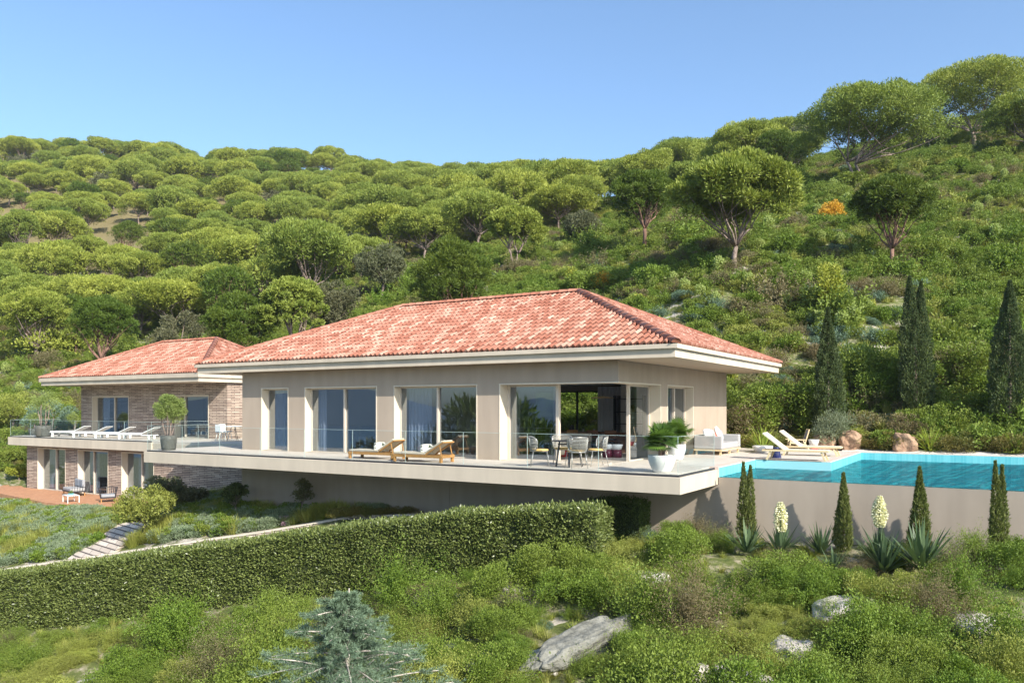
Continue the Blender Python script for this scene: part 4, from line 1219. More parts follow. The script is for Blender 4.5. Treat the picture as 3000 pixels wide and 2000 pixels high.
# white table and chairs between the buildings
def simple_chair(loc, rz, label, mat, group, seat_h=.45):
    t = thing('white_chair', label, 'chair', loc, rz, group)
    for x in (-.2, .2):
        for y in (-.2, .2):
            l = MB(); l.tube([(x * .8, y * .8, seat_h), (x * 1.15, y * 1.15, 0)], .013, 6); l.build('leg', mat, t)
    s = MB(); s.box(-.23, .23, -.23, .23, seat_h, seat_h + .025); s.build('seat', mat, t, .01)
    b_ = MB(); b_.box(-.25, -.225, -.22, .22, seat_h + .03, .82); b_.build('backrest', mat, t, .01)
    return t
tx, ty = xat(690, 5.0), 4.9
tt = thing('bistro_table', 'small white table between two white chairs beside the villa end wall', 'table', (tx, ty, 0))
tp = MB(); tp.lathe([(.38, .70), (.40, .71), (.40, .73), (.38, .735)], 24); tp.build('tabletop', M['white'], tt)
for k in range(3):
    a = k * 2.094; l = MB(); l.tube([(.1 * math.cos(a), .1 * math.sin(a), .7), (.32 * math.cos(a), .32 * math.sin(a), 0)], .014, 6); l.build('leg', M['darkmetal'], tt)
simple_chair((tx - .75, ty + .1, 0), .1, 'white metal chair left of the small table near the brick wall', M['white'], 'white chairs at the small table')
simple_chair((tx + .1, ty - .75, 0), 1.5, 'white metal chair in front of the small table near the brick wall', M['white'], 'white chairs at the small table')

# pool deck furniture
def sofa(loc, rz):
    t = thing('outdoor_sofa', 'light grey outdoor sofa on a pale wooden base beside the villa wall', 'sofa', loc, rz)
    b_ = MB(); b_.box(-1.15, 1.15, -.5, .5, .14, .19); b_.build('base', M['palewood'], t, .005)
    for x in (-1.05, 0, 1.05):
        for y in (-.42, .42):
            l = MB(); l.box(x - .03, x + .03, y - .03, y + .03, 0, .14); l.build('leg', M['palewood'], t)
    s = MB(); s.box(-.93, .93, -.48, .28, .192, .42); s.build('seat', M['greycush'], t, .04)
    for x0 in (-1.15, .93):
        a = MB(); a.box(x0, x0 + .22, -.5, .5, .192, .66); a.build('armrest', M['greycush'], t, .04)
    k = MB(); k.box(-.93, .93, .29, .5, .192, .68); k.build('backrest', M['greycush'], t, .04)
    return t
sx_, sy_ = 0.62, 7.1
sofa((sx_ + .05, sy_ + .05, 0), math.radians(-90) + math.pi)
for i, (oy, mt, lb, sz) in enumerate(((-.75, 'whitecush', 'white cushion at the near end of the grey sofa', .48), (-.3, 'greycush', 'grey cushion beside the orange red one on the sofa', .46), (.05, 'red', 'small orange red cushion on the grey sofa', .3),
                                       (.4, 'whitecush', 'large white cushion in the middle of the grey sofa', .55), (.75, 'midgrey', 'mid grey cushion at the far end of the grey sofa', .44))):
    c = thing('cushion', lb, 'cushion', (sx_ - .05, sy_ + oy, .42), 0)
    pillow(c, 'cover', M[mt], (0, 0, sz * .5), (sz, sz, .17), math.radians(72), math.radians(80 + 7 * i))

def slat_lounger(loc, rz, label):
    t = thing('pool_lounger', label, 'sun lounger', loc, rz, 'pale wooden loungers by the pool')
    f = MB()
    for y in (-.31, .31): f.box(-.98, 1.0, y - .025, y + .025, .27, .32)
    f.box(-.98, -.93, -.285, .285, .27, .32); f.box(.95, 1.0, -.285, .285, .27, .32); f.box(-.31, -.26, -.285, .285, .27, .32)
    f.build('frame', M['palewood'], t, .004)
    for x, d in ((-.72, -.12), (.78, .12)):
        for y in (-.29, .29):
            l = MB(); l.bar((x, y, .27), (x + d, y, 0), .045, .055); l.build('leg', M['palewood'], t)
    s = MB(); s.box(-.28, .96, -.28, .28, .322, .335); s.build('sling', M['creamcush'], t)
    Mx = Matrix.Translation((-.28, 0, .30)) @ Matrix.Rotation(math.radians(180 + 40), 4, 'Y') @ Matrix.Rotation(math.pi, 4, 'X')
    b_ = MB(); Mb = Matrix.Translation((-.28, 0, .30)) @ Matrix.Rotation(math.radians(38), 4, 'Y')
    b_.box(-.86, 0, -.31, -.27, -.02, .03, Mb); b_.box(-.86, 0, .27, .31, -.02, .03, Mb); b_.box(-.86, -.80, -.27, .27, -.02, .03, Mb); b_.box(-.80, -.02, -.27, .27, .005, .02, Mb)
    b_.build('backrest', M['creamcush'], t, .003)
    return t
x, y = gp(2330, 1349, 0); slat_lounger((x - .05, y + .35, 0), math.radians(2), 'pale wooden lounger nearest the pool edge')
x, y = gp(2365, 1336, 0); slat_lounger((x, y + .5, 0), math.radians(2), 'pale wooden lounger behind the navy side table')
x, y = gp(2271, 1341, 0); o = MB().lathe([(.02, 0), (.17, 0), (.175, .02), (.10, .33), (.10, .35), (.02, .35)], 28).build('side_table', M['navy']); o.location = (x, y + .1, 0); tag(o, 'glossy navy cone side table by the nearest pool lounger', 'side table')
x, y = gp(2220, 1326, 0); o = MB().lathe([(.02, 0), (.26, 0), (.36, .16), (.36, .24), (.33, .25), (.02, .25)], 28).build('low_table', M['whitepot']); o.location = (x + .1, y + .3, 0); tag(o, 'low round cream table in front of the grey sofa', 'table')
y = 10.7; x = xat(2384, y)
st_ = thing('stool', 'white topped stool with a red base near the red rocks', 'stool', (x, y, 0))
MB().lathe([(.02, 0), (.16, 0), (.14, .18)], 24).build('base', M['redstool'], st_); MB().lathe([(.142, .181), (.20, .42), (.19, .43), (.02, .43)], 24).build('top', M['whitepot'], st_)

def deck_chair(loc, rz):
    t = thing('armchair', 'low wooden armchair with a grey woven back beside the pool loungers', 'chair', loc, rz)
    f = MB()
    for y in (-.31, .31):
        f.bar((.34, y, 0), (.26, y, .40), .04, .04); f.bar((-.42, y, 0), (-.18, y, .38), .04, .04); f.bar((.38, y, .42), (-.30, y, .42), .07, .03); f.bar((-.24, y, .25), (-.40, y, .82), .035, .035); f.bar((.3, y, .30), (-.26, y, .24), .04, .04)
    f.bar((-.40, -.3, .80), (-.40, .3, .80), .03, .03); f.bar((.28, -.3, .28), (.28, .3, .28), .03, .04)
    f.build('frame', M['palewood'], t)
    s = MB(); s.bar((.27, 0, .32), (-.24, 0, .27), .56, .02); s.build('seat', M['greycush'], t)
    b_ = MB(); b_.bar((-.25, 0, .28), (-.39, 0, .79), .56, .015); b_.build('backrest', M['midgrey'], t)
    return t
y = 10.6; x = xat(2335, y); deck_chair((x, y, 0), math.radians(200))

# lower patio set
def patio_set():
    z = -3.0
    x, y = gp(195, 1452, z)
    t = thing('patio_sofa', 'grey cushioned patio seat with a dark slatted frame on the terracotta deck', 'sofa', (x, y + .4, z), math.radians(-14))
    f = MB(); f.box(-.75, .75, -.38, .38, .2, .25)
    for k in range(14): f.bar((-.78 + .12 * k, .36, .25), (-.80 + .123 * k, .50, .72), .012, .03)
    for k in range(6): f.bar((.75, -.3 + .12 * k, .25), (.85, -.32 + .13 * k, .60), .012, .03); f.bar((-.75, -.3 + .12 * k, .25), (-.85, -.32 + .13 * k, .60), .012, .03)
    f.build('frame', M['darkmetal'], t)
    for xx in (-.66, .66):
        for yy in (-.32, .32): MB().box(xx - .025, xx + .025, yy - .025, yy + .025, 0, .2).build('leg', M['wood'], t)
    MB().box(-.7, .7, -.36, .34, .252, .42).build('seat_cushion', M['greycush'], t, .04)
    MB().box(-.68, .0, .20, .36, .44, .84).build('back_cushion', M['midgrey'], t, .05); MB().box(.01, .68, .20, .36, .44, .84).build('back_cushion', M['midgrey'], t, .05)
    x, y = gp(208, 1470, z)
    t = thing('coffee_table', 'white slatted coffee table in front of the patio sofa', 'table', (x, y, z), math.radians(-14))
    mb = MB()
    for k in range(6): mb.box(-.42, .42, -.27 + .092 * k, -.20 + .092 * k, .33, .36)
    mb.build('tabletop', M['white'], t)
    for xx in (-.4, .4):
        for yy in (-.25, .25): MB().box(xx - .015, xx + .015, yy - .015, yy + .015, 0, .33).build('leg', M['white'], t)
    o = thing('fruit_bowl', 'small turquoise bowl of green leaves on the white coffee table', 'bowl', (x, y, z + .36))
    MB().lathe([(.02, 0), (.08, 0), (.14, .06), (.13, .06), (.07, .015), (.02, .015)], 18).build('bowl', M['pooltile'], o)
    me = shrub_mesh('greens', .11, .12, 60, .07, .03, M['lf_green'], 4, 5); link('greens', me, o).location = (0, 0, .05)
    x, y = gp(305, 1470, z)
    t = thing('patio_armchair', 'dark slatted armchair on wooden legs at the right of the patio', 'chair', (x, y + .2, z), math.radians(60))
    f = MB(); f.box(-.35, .35, -.35, .35, .2, .25)
    for k in range(12):
        a = math.pi * (.0 + k / 11.0); f.bar((.34 * math.cos(a), .1 + .25 * math.sin(a), .25), (.42 * math.cos(a), .12 + .33 * math.sin(a), .68), .02, .03)
    f.tube([(.42 * math.cos(math.pi * k / 11), .12 + .33 * math.sin(math.pi * k / 11), .69) for k in range(12)], .018, 6)
    f.build('frame', M['darkmetal'], t)
    MB().box(-.3, .3, -.33, .3, .252, .38).build('seat_cushion', M['midgrey'], t, .03)
    for xx in (-.3, .3):
        for yy in (-.3, .3): MB().box(xx - .025, xx + .025, yy - .025, yy + .025, 0, .2).build('leg', M['wood'], t)
patio_set()

# interior of the living room
def living():
    x0, y0 = xat(1712, 5.6), 5.6
    t = thing('dining_table', 'long dark wooden dining table inside the open living room', 'table', (-3.4, 5.3, 0), math.radians(0))
    MB().box(-1.5, 1.3, -.45, .45, .70, .75).build('tabletop', M['brownwood'], t, .005)
    for xx in (-1.3, 1.1):
        MB().box(xx - .05, xx + .05, -.35, .35, 0, .70).build('leg', M['brownwood'], t)
    pos = [(-4.55, 4.6, 'first'), (-3.75, 4.6, 'second'), (-2.95, 4.6, 'third'), (-2.25, 4.6, 'fourth')]
    for x, y, nm in pos:
        c = thing('dining_chair', nm + ' brown wooden chair from the left along the near side of the indoor dining table', 'chair', (x, y, 0), math.radians(90), 'dining chairs indoors')
        for xx in (-.2, .2):
            for yy in (-.2, .2): MB().tube([(xx * .9, yy * .9, .45), (xx * 1.1, yy * 1.1, 0)], .016, 6).build('leg', M['brownwood'], c)
        MB().box(-.22, .22, -.23, .23, .45, .49).build('seat', M['brownwood'], c, .01)
        MB().box(-.24, -.21, -.22, .22, .55, .84).build('backrest', M['wood'] if nm == 'second' else M['brownwood'], c, .008)
    for x, y, nm in ((xat(1780, 3.0), 3.0, 'left'), (xat(1807, 3.1), 3.1, 'right')):
        c = thing('stool', nm + ' burgundy and white stool of the pair inside the open corner', 'stool', (x, y, 0), 0, 'burgundy stools indoors')
        MB().lathe([(.02, 0), (.17, 0), (.15, .26)], 22).build('base', M['burgundy'], c); MB().lathe([(.152, .261), (.20, .42), (.19, .43), (.02, .43)], 22).build('top', M['whitepot'], c)
    x, y = xat(1651, 2.6), 2.6
    c = thing('stool', 'red and white stool just behind the round terrace table, indoors', 'stool', (x, y, 0))
    MB().lathe([(.02, 0), (.15, 0), (.13, .22)], 22).build('base', M['redstool'], c); MB().lathe([(.132, .221), (.18, .40), (.02, .40)], 22).build('top', M['whitepot'], c)
    # shelf against the rear partition
    s = MB(); xs0 = xat(1803, 7.3); 
    for xx in (xs0, xs0 + .16, xs0 + 1.2): s.box(xx, xx + .03, 7.1, 7.36, 0, 2.1)
    for zz in (.55, 1.0, 1.45, 1.95): s.box(xs0 + .031, xs0 + 1.2, 7.12, 7.34, zz, zz + .03)
    o = s.build('shelf', M['darkmetal']); tag(o, 'black open shelf rack against the rear wall of the living room', 'shelf')
    b_ = MB(); 
    for k in range(7): b_.box(xs0 + .55 + k * .04, xs0 + .585 + k * .04, 7.15, 7.3, 1.482, 1.482 + .2 + .03 * (k % 3))
    o = b_.build('books', M['burgundy']); tag(o, 'row of dark red books on the black shelf', 'books')
    v = MB().lathe([(.02, 0), (.07, 0), (.1, .12), (.05, .22), (.045, .25), (.02, .25)], 20).build('vase', M['darkmetal']); v.location = (-4.3, 5.4, .75); tag(v, 'dark round vase standing on the indoor dining table', 'vase')
    for k in range(5):
        gl_ = MB().lathe([(.03, 0), (.035, .09), (.03, .11), (.02, .11)], 12).build('drinking_glass', M['wicker']); gl_.location = (-3.8 + k * .38, 5.35 + (k % 2) * .12, .75)
        tag(gl_, 'small drinking glass in the row on the indoor dining table', 'glass', 'glasses on the dining table')
    p = thing('pendant_lamp', 'wide thin disc pendant lamp hanging over the dining table', 'lamp', (xat(1764, 5.4), 5.4, 1.98))
    MB().lathe([(.04, .05), (.42, 0), (.44, .008), (.42, .016), (.05, .07)], 36).build('shade', M['palewood'], p); MB().tube([(0, 0, .06), (0, 0, .62)], .006, 5).build('cord', M['darkmetal'], p)
    a = thing('lounge_chair', 'beige rounded lounge chair indoors behind the fixed corner pane', 'chair', (-3.0, 1.6, 0), .6)
    MB().lathe([(.05, .12), (.36, .12), (.38, .2), (.38, .40), (.05, .42)], 24).build('seat', M['cushion'], a)
    bk = MB(); bk.tube([(.36 * math.cos(t_), .36 * math.sin(t_), .5) for t_ in [math.pi * (.1 + .08 * k) for k in range(11)]], .10, 8); bk.build('backrest', M['cushion'], a)
    MB().lathe([(.2, 0), (.2, .12)], 16).build('base', M['brownwood'], a)
    s2 = thing('indoor_sofa', 'long beige sofa indoors seen through the fixed corner pane', 'sofa', (-3.7, 3.6, 0), 0)
    MB().box(-.9, .9, -.4, .4, .08, .42).build('seat', M['cushion'], s2, .04); MB().box(-.9, .9, .28, .45, .42, .75).build('backrest', M['cushion'], s2, .04)
    bd = thing('bed', 'bed with white linen behind the first double glass door', 'bed', (-10.9, 2.9, 0), 0)
    MB().box(-.9, .9, -1.0, 1.0, .15, .3).build('base', M['brownwood'], bd); MB().box(-.88, .88, -.98, .98, .3, .52).build('mattress', M['whitecush'], bd, .05)
living()
# ------------------------------------------------------------------ plants: prototypes
PROTO = bpy.data.collections.new('plant_prototypes')     # not linked to the scene: sources for the ground cover only

def proto_obj(name, me):
    o = bpy.data.objects.new(name, me); PROTO.objects.link(o); return o

def tree_thing(name, crown, trunk, label, cat, loc, rz=0, sc=1.0, group=None):
    t = thing(name, label, cat, loc, rz, group)
    t.scale = (sc, sc, sc) if not isinstance(sc, tuple) else sc
    link('crown', crown, t); link('trunk', trunk, t)
    return t

# hero pines -----------------------------------------------------------------
def at_ground(px, d):
    x, y = pd(px, d); return (x, y, zg(x, y))

hero = []
def hero_tree(kind, px, base_py, d, top_py, wpx, label, seed, n=15000, trunk=.42, multi=1, lf=None, lean=0.0):
    x, y = pd(px, d); z = zg(x, y)
    ztop = zat(top_py, d); Hh = (ztop - z) * .93; R = wpx * d / F / 2 * .93
    if kind == 'umbrella': cr, tk = pine_mesh(R, Hh, Hh * trunk, int(n * 2.3), (lf or .28) * .8, .08, M['lf_pine'], 80, cr=(.14, .22), seed=seed, multi=multi, lean=lean)
    elif kind == 'dark': cr, tk = pine_mesh(R, Hh, Hh * trunk, int(n * 1.6), lf or .26, .05, M['lf_dark'], 60, seed=seed, up=.5, barkm=M['barkred'], cr=(.16, .25), multi=multi, lean=lean)
    else: cr, tk = round_tree_mesh(R, Hh, n, lf or .16, .075, M['lf_olive'], seed)
    nm = {'umbrella': 'umbrella_pine', 'dark': 'pine_tree', 'olive': 'oak_tree'}[kind]
    tree_thing(nm, cr, tk, label, 'tree', (x, y, z), seed * 1.3)
    hero.append((x, y, R))

hero_tree('umbrella', 2150, 785, 48, 432, 420, 'large bright umbrella pine standing alone on the slope above the right end of the roof', 1, 30000, .34, lean=.05, lf=.34)
hero_tree('dark', 2610, 812, 47, 500, 255, 'dark needled pine with pale forked trunk on the open right slope', 2, 20000, .48)
hero_tree('umbrella', 2545, 530, 72, 248, 500, 'very broad umbrella pine high on the right ridge with an exposed bent limb', 3, 26000, .33, multi=2)
hero_tree('dark', 1880, 765, 61, 485, 230, 'dark pine with thin forked trunk left of the large lone umbrella pine', 4, 16000, .45)
hero_tree('umbrella', 1508, 782, 68, 598, 215, 'umbrella pine with a compact crown and twin trunks above the roof ridge', 5, 14000, .42, multi=2)
hero_tree('olive', 1122, 885, 66, 698, 185, 'grey green round oak left of the dark pine behind the roof', 6, 16000)
hero_tree('dark', 1320, 895, 52, 672, 270, 'bushy dark pine with several low trunks just behind the roof ridge', 7, 18000, .25, multi=3)
hero_tree('umbrella', 860, 985, 56, 792, 215, 'yellow green umbrella pine just behind the left slope of the main roof', 8, 14000, .5)
hero_tree('olive', 975, 960, 58, 800, 170, 'grey green oak between the light umbrella pine and the round oak', 9, 12000)
hero_tree('dark', 305, 1050, 66, 848, 205, 'dark pine with bare forked trunk left above the annexe roof', 10, 14000, .42)
hero_tree('umbrella', 110, 975, 74, 830, 240, 'umbrella pine at the left edge beside the dark pines', 11, 14000, .42)
hero_tree('olive', 530, 1000, 60, 870, 190, 'brownish green oak directly above the annexe roof', 12, 14000)
hero_tree('dark', 705, 1008, 56, 828, 245, 'dark bushy pine between the two roofs', 13, 16000, .3, multi=2)
hero_tree('dark', 215, 985, 76, 850, 150, 'small dark pine behind the forked one on the left', 14, 9000, .35)
hero_tree('umbrella', 2850, 450, 84, 178, 420, 'tallest umbrella pine on the skyline at the upper right', 15, 24000, .3)
hero_tree('umbrella', 3010, 430, 74, 262, 300, 'shaded umbrella pine cut by the right edge of the picture', 16, 14000, .3)
hero_tree('umbrella', 2190, 510, 84, 345, 290, 'umbrella pine on the skyline behind the large lone one', 17, 18000, .3)
hero_tree('dark', 2275, 500, 80, 370, 170, 'dark pine tucked between skyline umbrella pines', 18, 10000, .3)
hero_tree('olive', 2720, 450, 86, 330, 150, 'small oak below the highest skyline pine', 19, 8000)
hero_tree('umbrella', 1890, 600, 100, 438, 230, 'umbrella pine on the skyline left of the dip of the ridge', 20, 14000, .3)
hero_tree('umbrella', 1640, 680, 92, 545, 260, 'wide yellow green umbrella pine behind the twin trunk pine', 21, 16000, .35)
hero_tree('olive', 1700, 745, 74, 620, 140, 'olive grey oak right of the twin trunk pine', 22, 10000)
hero_tree('umbrella', 2010, 640, 86, 470, 190, 'umbrella pine half hidden behind the large lone one', 23, 12000, .35)
hero_tree('umbrella', 60, 665, 118, 600, 125, 'small umbrella pine standing clear on bare earth at the left edge', 24, 8000, .45)
hero_tree('umbrella', 262, 778, 113, 683, 125, 'small umbrella pine standing alone in the bare clearing', 25, 8000, .5)
hero_tree('dark', 375, 705, 122, 640, 115, 'small dark pine at the right of the bare clearing', 26, 8000, .35, multi=2)

# forest prototypes -----------------------------------------------------------
fp = []
for k in range(6): fp.append(pine_mesh(4.5, 6.2, 2.2, 22000, .27, .09, M['lf_pine'], 42, seed=40 + k, cr=(.17, .27), up=.8))
fd = [pine_mesh(3.4, 6.0, 2.0, 4500, .40, .10, M['lf_dark'], 40, seed=60 + k, barkm=M['barkred']) for k in range(2)]
fo = [round_tree_mesh(2.8, 4.6, 4200, .26, .13, M['lf_olive'], 70 + k, 40) for k in range(2)]
pts = []
r_ = random.Random(5)
def bare(px, py):
    for (a, b_, c, d_) in ((-20, 150, 645, 790), (205, 350, 700, 920), (300, 490, 660, 830)):
        if a < px < b_ and c < py < d_: return True
    return False
cand = []
tries = 0
while len(cand) < 60000:
    px = r_.uniform(-160, 2350); d = math.sqrt(r_.uniform(70 ** 2, 262 ** 2))
    cand.append((px, d))
cx_ = np.array([pd(p, d) for p, d in cand]); cz_ = zraw(cx_[:, 0], cx_[:, 1])
grid = {}
chosen = []
def limits(px):
    # nearest depth at which the wood begins, by bearing
    xs = [-160, 0, 300, 560, 900, 1200, 1450, 1700, 1900, 2100, 2350]
    ds = [78, 82, 84, 74, 76, 82, 88, 92, 100, 92, 92]
    return float(np.interp(px, xs, ds))
def dmax(px): return float(np.interp(px, [0, 1300, 1600, 2350], [262, 258, 200, 125]))
for (px, d), (x, y), z in zip(cand, cx_, cz_):
    if d < limits(px) or d > dmax(px): continue
    py = HY - (z - CZ) * F / d
    if bare(px, py): continue
    sp_ = 4.7 + (d - 75) * .016
    ok = True
    for (hx, hy, hr) in hero:
        if (x - hx) ** 2 + (y - hy) ** 2 < (hr * .75 + 2.6) ** 2: ok = False; break
    if not ok: continue
    gi, gj = int(x // 9), int(y // 9)
    for a in (-1, 0, 1):
        for b_ in (-1, 0, 1):
            for (qx, qy) in grid.get((gi + a, gj + b_), ()):
                if (qx - x) ** 2 + (qy - y) ** 2 < sp_ * sp_: ok = False
    if not ok: continue
    grid.setdefault((gi, gj), []).append((x, y)); chosen.append((d, px, x, y, z))
chosen.sort()
print('forest trees', len(chosen))
protos = {}
stuff_pts = []
for i, (d, px, x, y, z) in enumerate(chosen):
    k = r_.random(); sc = r_.uniform(.66, 1.15) * (1 + (d - 80) * .0012)
    if k < .76: kind, arr, nm, lb, gr = 'u', fp, 'umbrella_pine', 'umbrella pine with a rounded light green crown in the wooded hillside', 'umbrella pines covering the hill'
    elif k < .89: kind, arr, nm, lb, gr = 'd', fd, 'pine_tree', 'darker green fine needled pine among the wooded hillside crowns', 'dark pines in the wood'
    else: kind, arr, nm, lb, gr = 'o', fo, 'oak_tree', 'low brownish green oak showing between the crowns of the wooded hillside', 'oaks in the wood'
    j = r_.randrange(len(arr))
    if i < 330:
        key = (kind, j)
        if key not in protos:
            protos[key] = tree_thing(nm, arr[j][0], arr[j][1], lb, 'tree', (x, y, z), r_.uniform(0, 6.28), (sc, sc, sc * r_.uniform(.85, 1.15)), gr)
        else:
            copy_tree(protos[key], (x, y, z), r_.uniform(0, 6.28), (sc, sc, sc * r_.uniform(.85, 1.15)))
    else:
        stuff_pts.append((x, y, z, r_.uniform(0, 6.28), sc, {'u': 0, 'd': 6, 'o': 8}[kind] + j))

def gn_scatter(name, label, cat, pts, objs, tilt=0.0, kind='stuff'):
    """one object: points carrying rotation, scale and which plant to show"""
    col = bpy.data.collections.new(name + '_sources')
    names = []
    for i, meo in enumerate(objs):
        o = bpy.data.objects.new('%s_src_%02d' % (name, i), meo); col.objects.link(o)
    a = np.array(pts, float); n = len(a)
    me = bpy.data.meshes.new(name); me.vertices.add(n); me.vertices.foreach_set('co', a[:, :3].ravel().astype(np.float32))
    at = me.attributes.new('rot', 'FLOAT_VECTOR', 'POINT')
    rv = np.zeros((n, 3), np.float32); rv[:, 2] = a[:, 3]; rv[:, 0] = rng.normal(size=n) * tilt; rv[:, 1] = rng.normal(size=n) * tilt
    at.data.foreach_set('vector', rv.ravel())
    at = me.attributes.new('scl', 'FLOAT', 'POINT'); at.data.foreach_set('value', a[:, 4].astype(np.float32))
    at = me.attributes.new('pick', 'INT', 'POINT'); at.data.foreach_set('value', a[:, 5].astype(np.int32))
    o = link(name, me); tag(o, label, cat, None, kind)
    ng = bpy.data.node_groups.new(name + '_nodes', 'GeometryNodeTree')
    ng.interface.new_socket('Geometry', in_out='INPUT', socket_type='NodeSocketGeometry')
    ng.interface.new_socket('Geometry', in_out='OUTPUT', socket_type='NodeSocketGeometry')
    gi = ng.nodes.new('NodeGroupInput'); go = ng.nodes.new('NodeGroupOutput')
    ip = ng.nodes.new('GeometryNodeInstanceOnPoints'); ci = ng.nodes.new('GeometryNodeCollectionInfo')
    ci.inputs['Collection'].default_value = col; ci.inputs['Separate Children'].default_value = True; ci.inputs['Reset Children'].default_value = True
    def na(nm, tp):
        q_ = ng.nodes.new('GeometryNodeInputNamedAttribute'); q_.data_type = tp; q_.inputs['Name'].default_value = nm; return q_
    L = ng.links
    L.new(gi.outputs[0], ip.inputs['Points']); L.new(ci.outputs[0], ip.inputs['Instance'])
    ip.inputs['Pick Instance'].default_value = True
    L.new(na('pick', 'INT').outputs['Attribute'], ip.inputs['Instance Index'])
    L.new(na('rot', 'FLOAT_VECTOR').outputs['Attribute'], ip.inputs['Rotation'])
    L.new(na('scl', 'FLOAT').outputs['Attribute'], ip.inputs['Scale'])
    L.new(ip.outputs[0], go.inputs[0])
    md = o.modifiers.new('scatter', 'NODES'); md.node_group = ng
    return o

if stuff_pts:
    # far crowns keep their trunks: joined per prototype
    def joined(pair):
        import bmesh
        a, b_ = pair
        bm = bmesh.new(); bm.from_mesh(a); bm.from_mesh(b_)
        me = bpy.data.meshes.new('far_pine'); 
        na_ = len(a.polygons)
        bm.to_mesh(me); bm.free(); me.materials.append(a.materials[0]); me.materials.append(b_.materials[0])
        mi = np.zeros(len(me.polygons), np.int32); mi[na_:] = 1; me.polygons.foreach_set('material_index', mi)
        return me
    gn_scatter('far_wood', 'far wood of umbrella pines on the upper hillside up to the skyline', 'trees', stuff_pts, [joined(p) for p in fp + fd + fo])

# cypresses behind the pool ----------------------------------------------------
for px, d, top, wpx, tips, lb, sd in ((2426, 31.5, 905, 92, 1, 'tall dark cypress nearest the villa, behind the red rocks', 1), (2682, 31.8, 812, 122, 2, 'tall dark cypress with two tips, middle one behind the pool', 2), (2958, 29.5, 826, 118, 1, 'tall dark cypress at the right end behind the pool', 3)):
    x, y = pd(px, d); z = zg(x, y); Hc = zat(top, d) - z
    cr, tk = cypress_mesh(wpx * d / F / 2 * .86, Hc, 24000, .13, .035, M['lf_cyp'], sd, tips)
    tree_thing('cypress_tree', cr, tk, lb, 'tree', (x, y, z), TH)
# small cypresses in front of the pool wall
for px, top, wpx, dy, tips, lb, sd in ((2188, 1358, 66, .52, 2, 'slim young cypress with two tips nearest the terrace corner, before the pool wall', 4), (2471, 1390, 50, .62, 1, 'slimmest young cypress, second before the pool wall', 5), (2694, 1373, 62, .75, 1, 'young cypress standing behind the large agave', 6), (2926, 1356, 64, 1.0, 2, 'young cypress with two tips at the right end of the pool wall', 7)):
    Y = .775 - dy; x = xat(px, Y); z = zg(x, Y); _, d = topx(x, Y); Hc = zat(top, d) - z
    cr, tk = cypress_mesh(wpx * d / F / 2, Hc, 6500, .10, .025, M['lf_cyp2'], sd, tips)
    tree_thing('cypress_tree', cr, tk, lb, 'tree', (x, Y, z), TH)

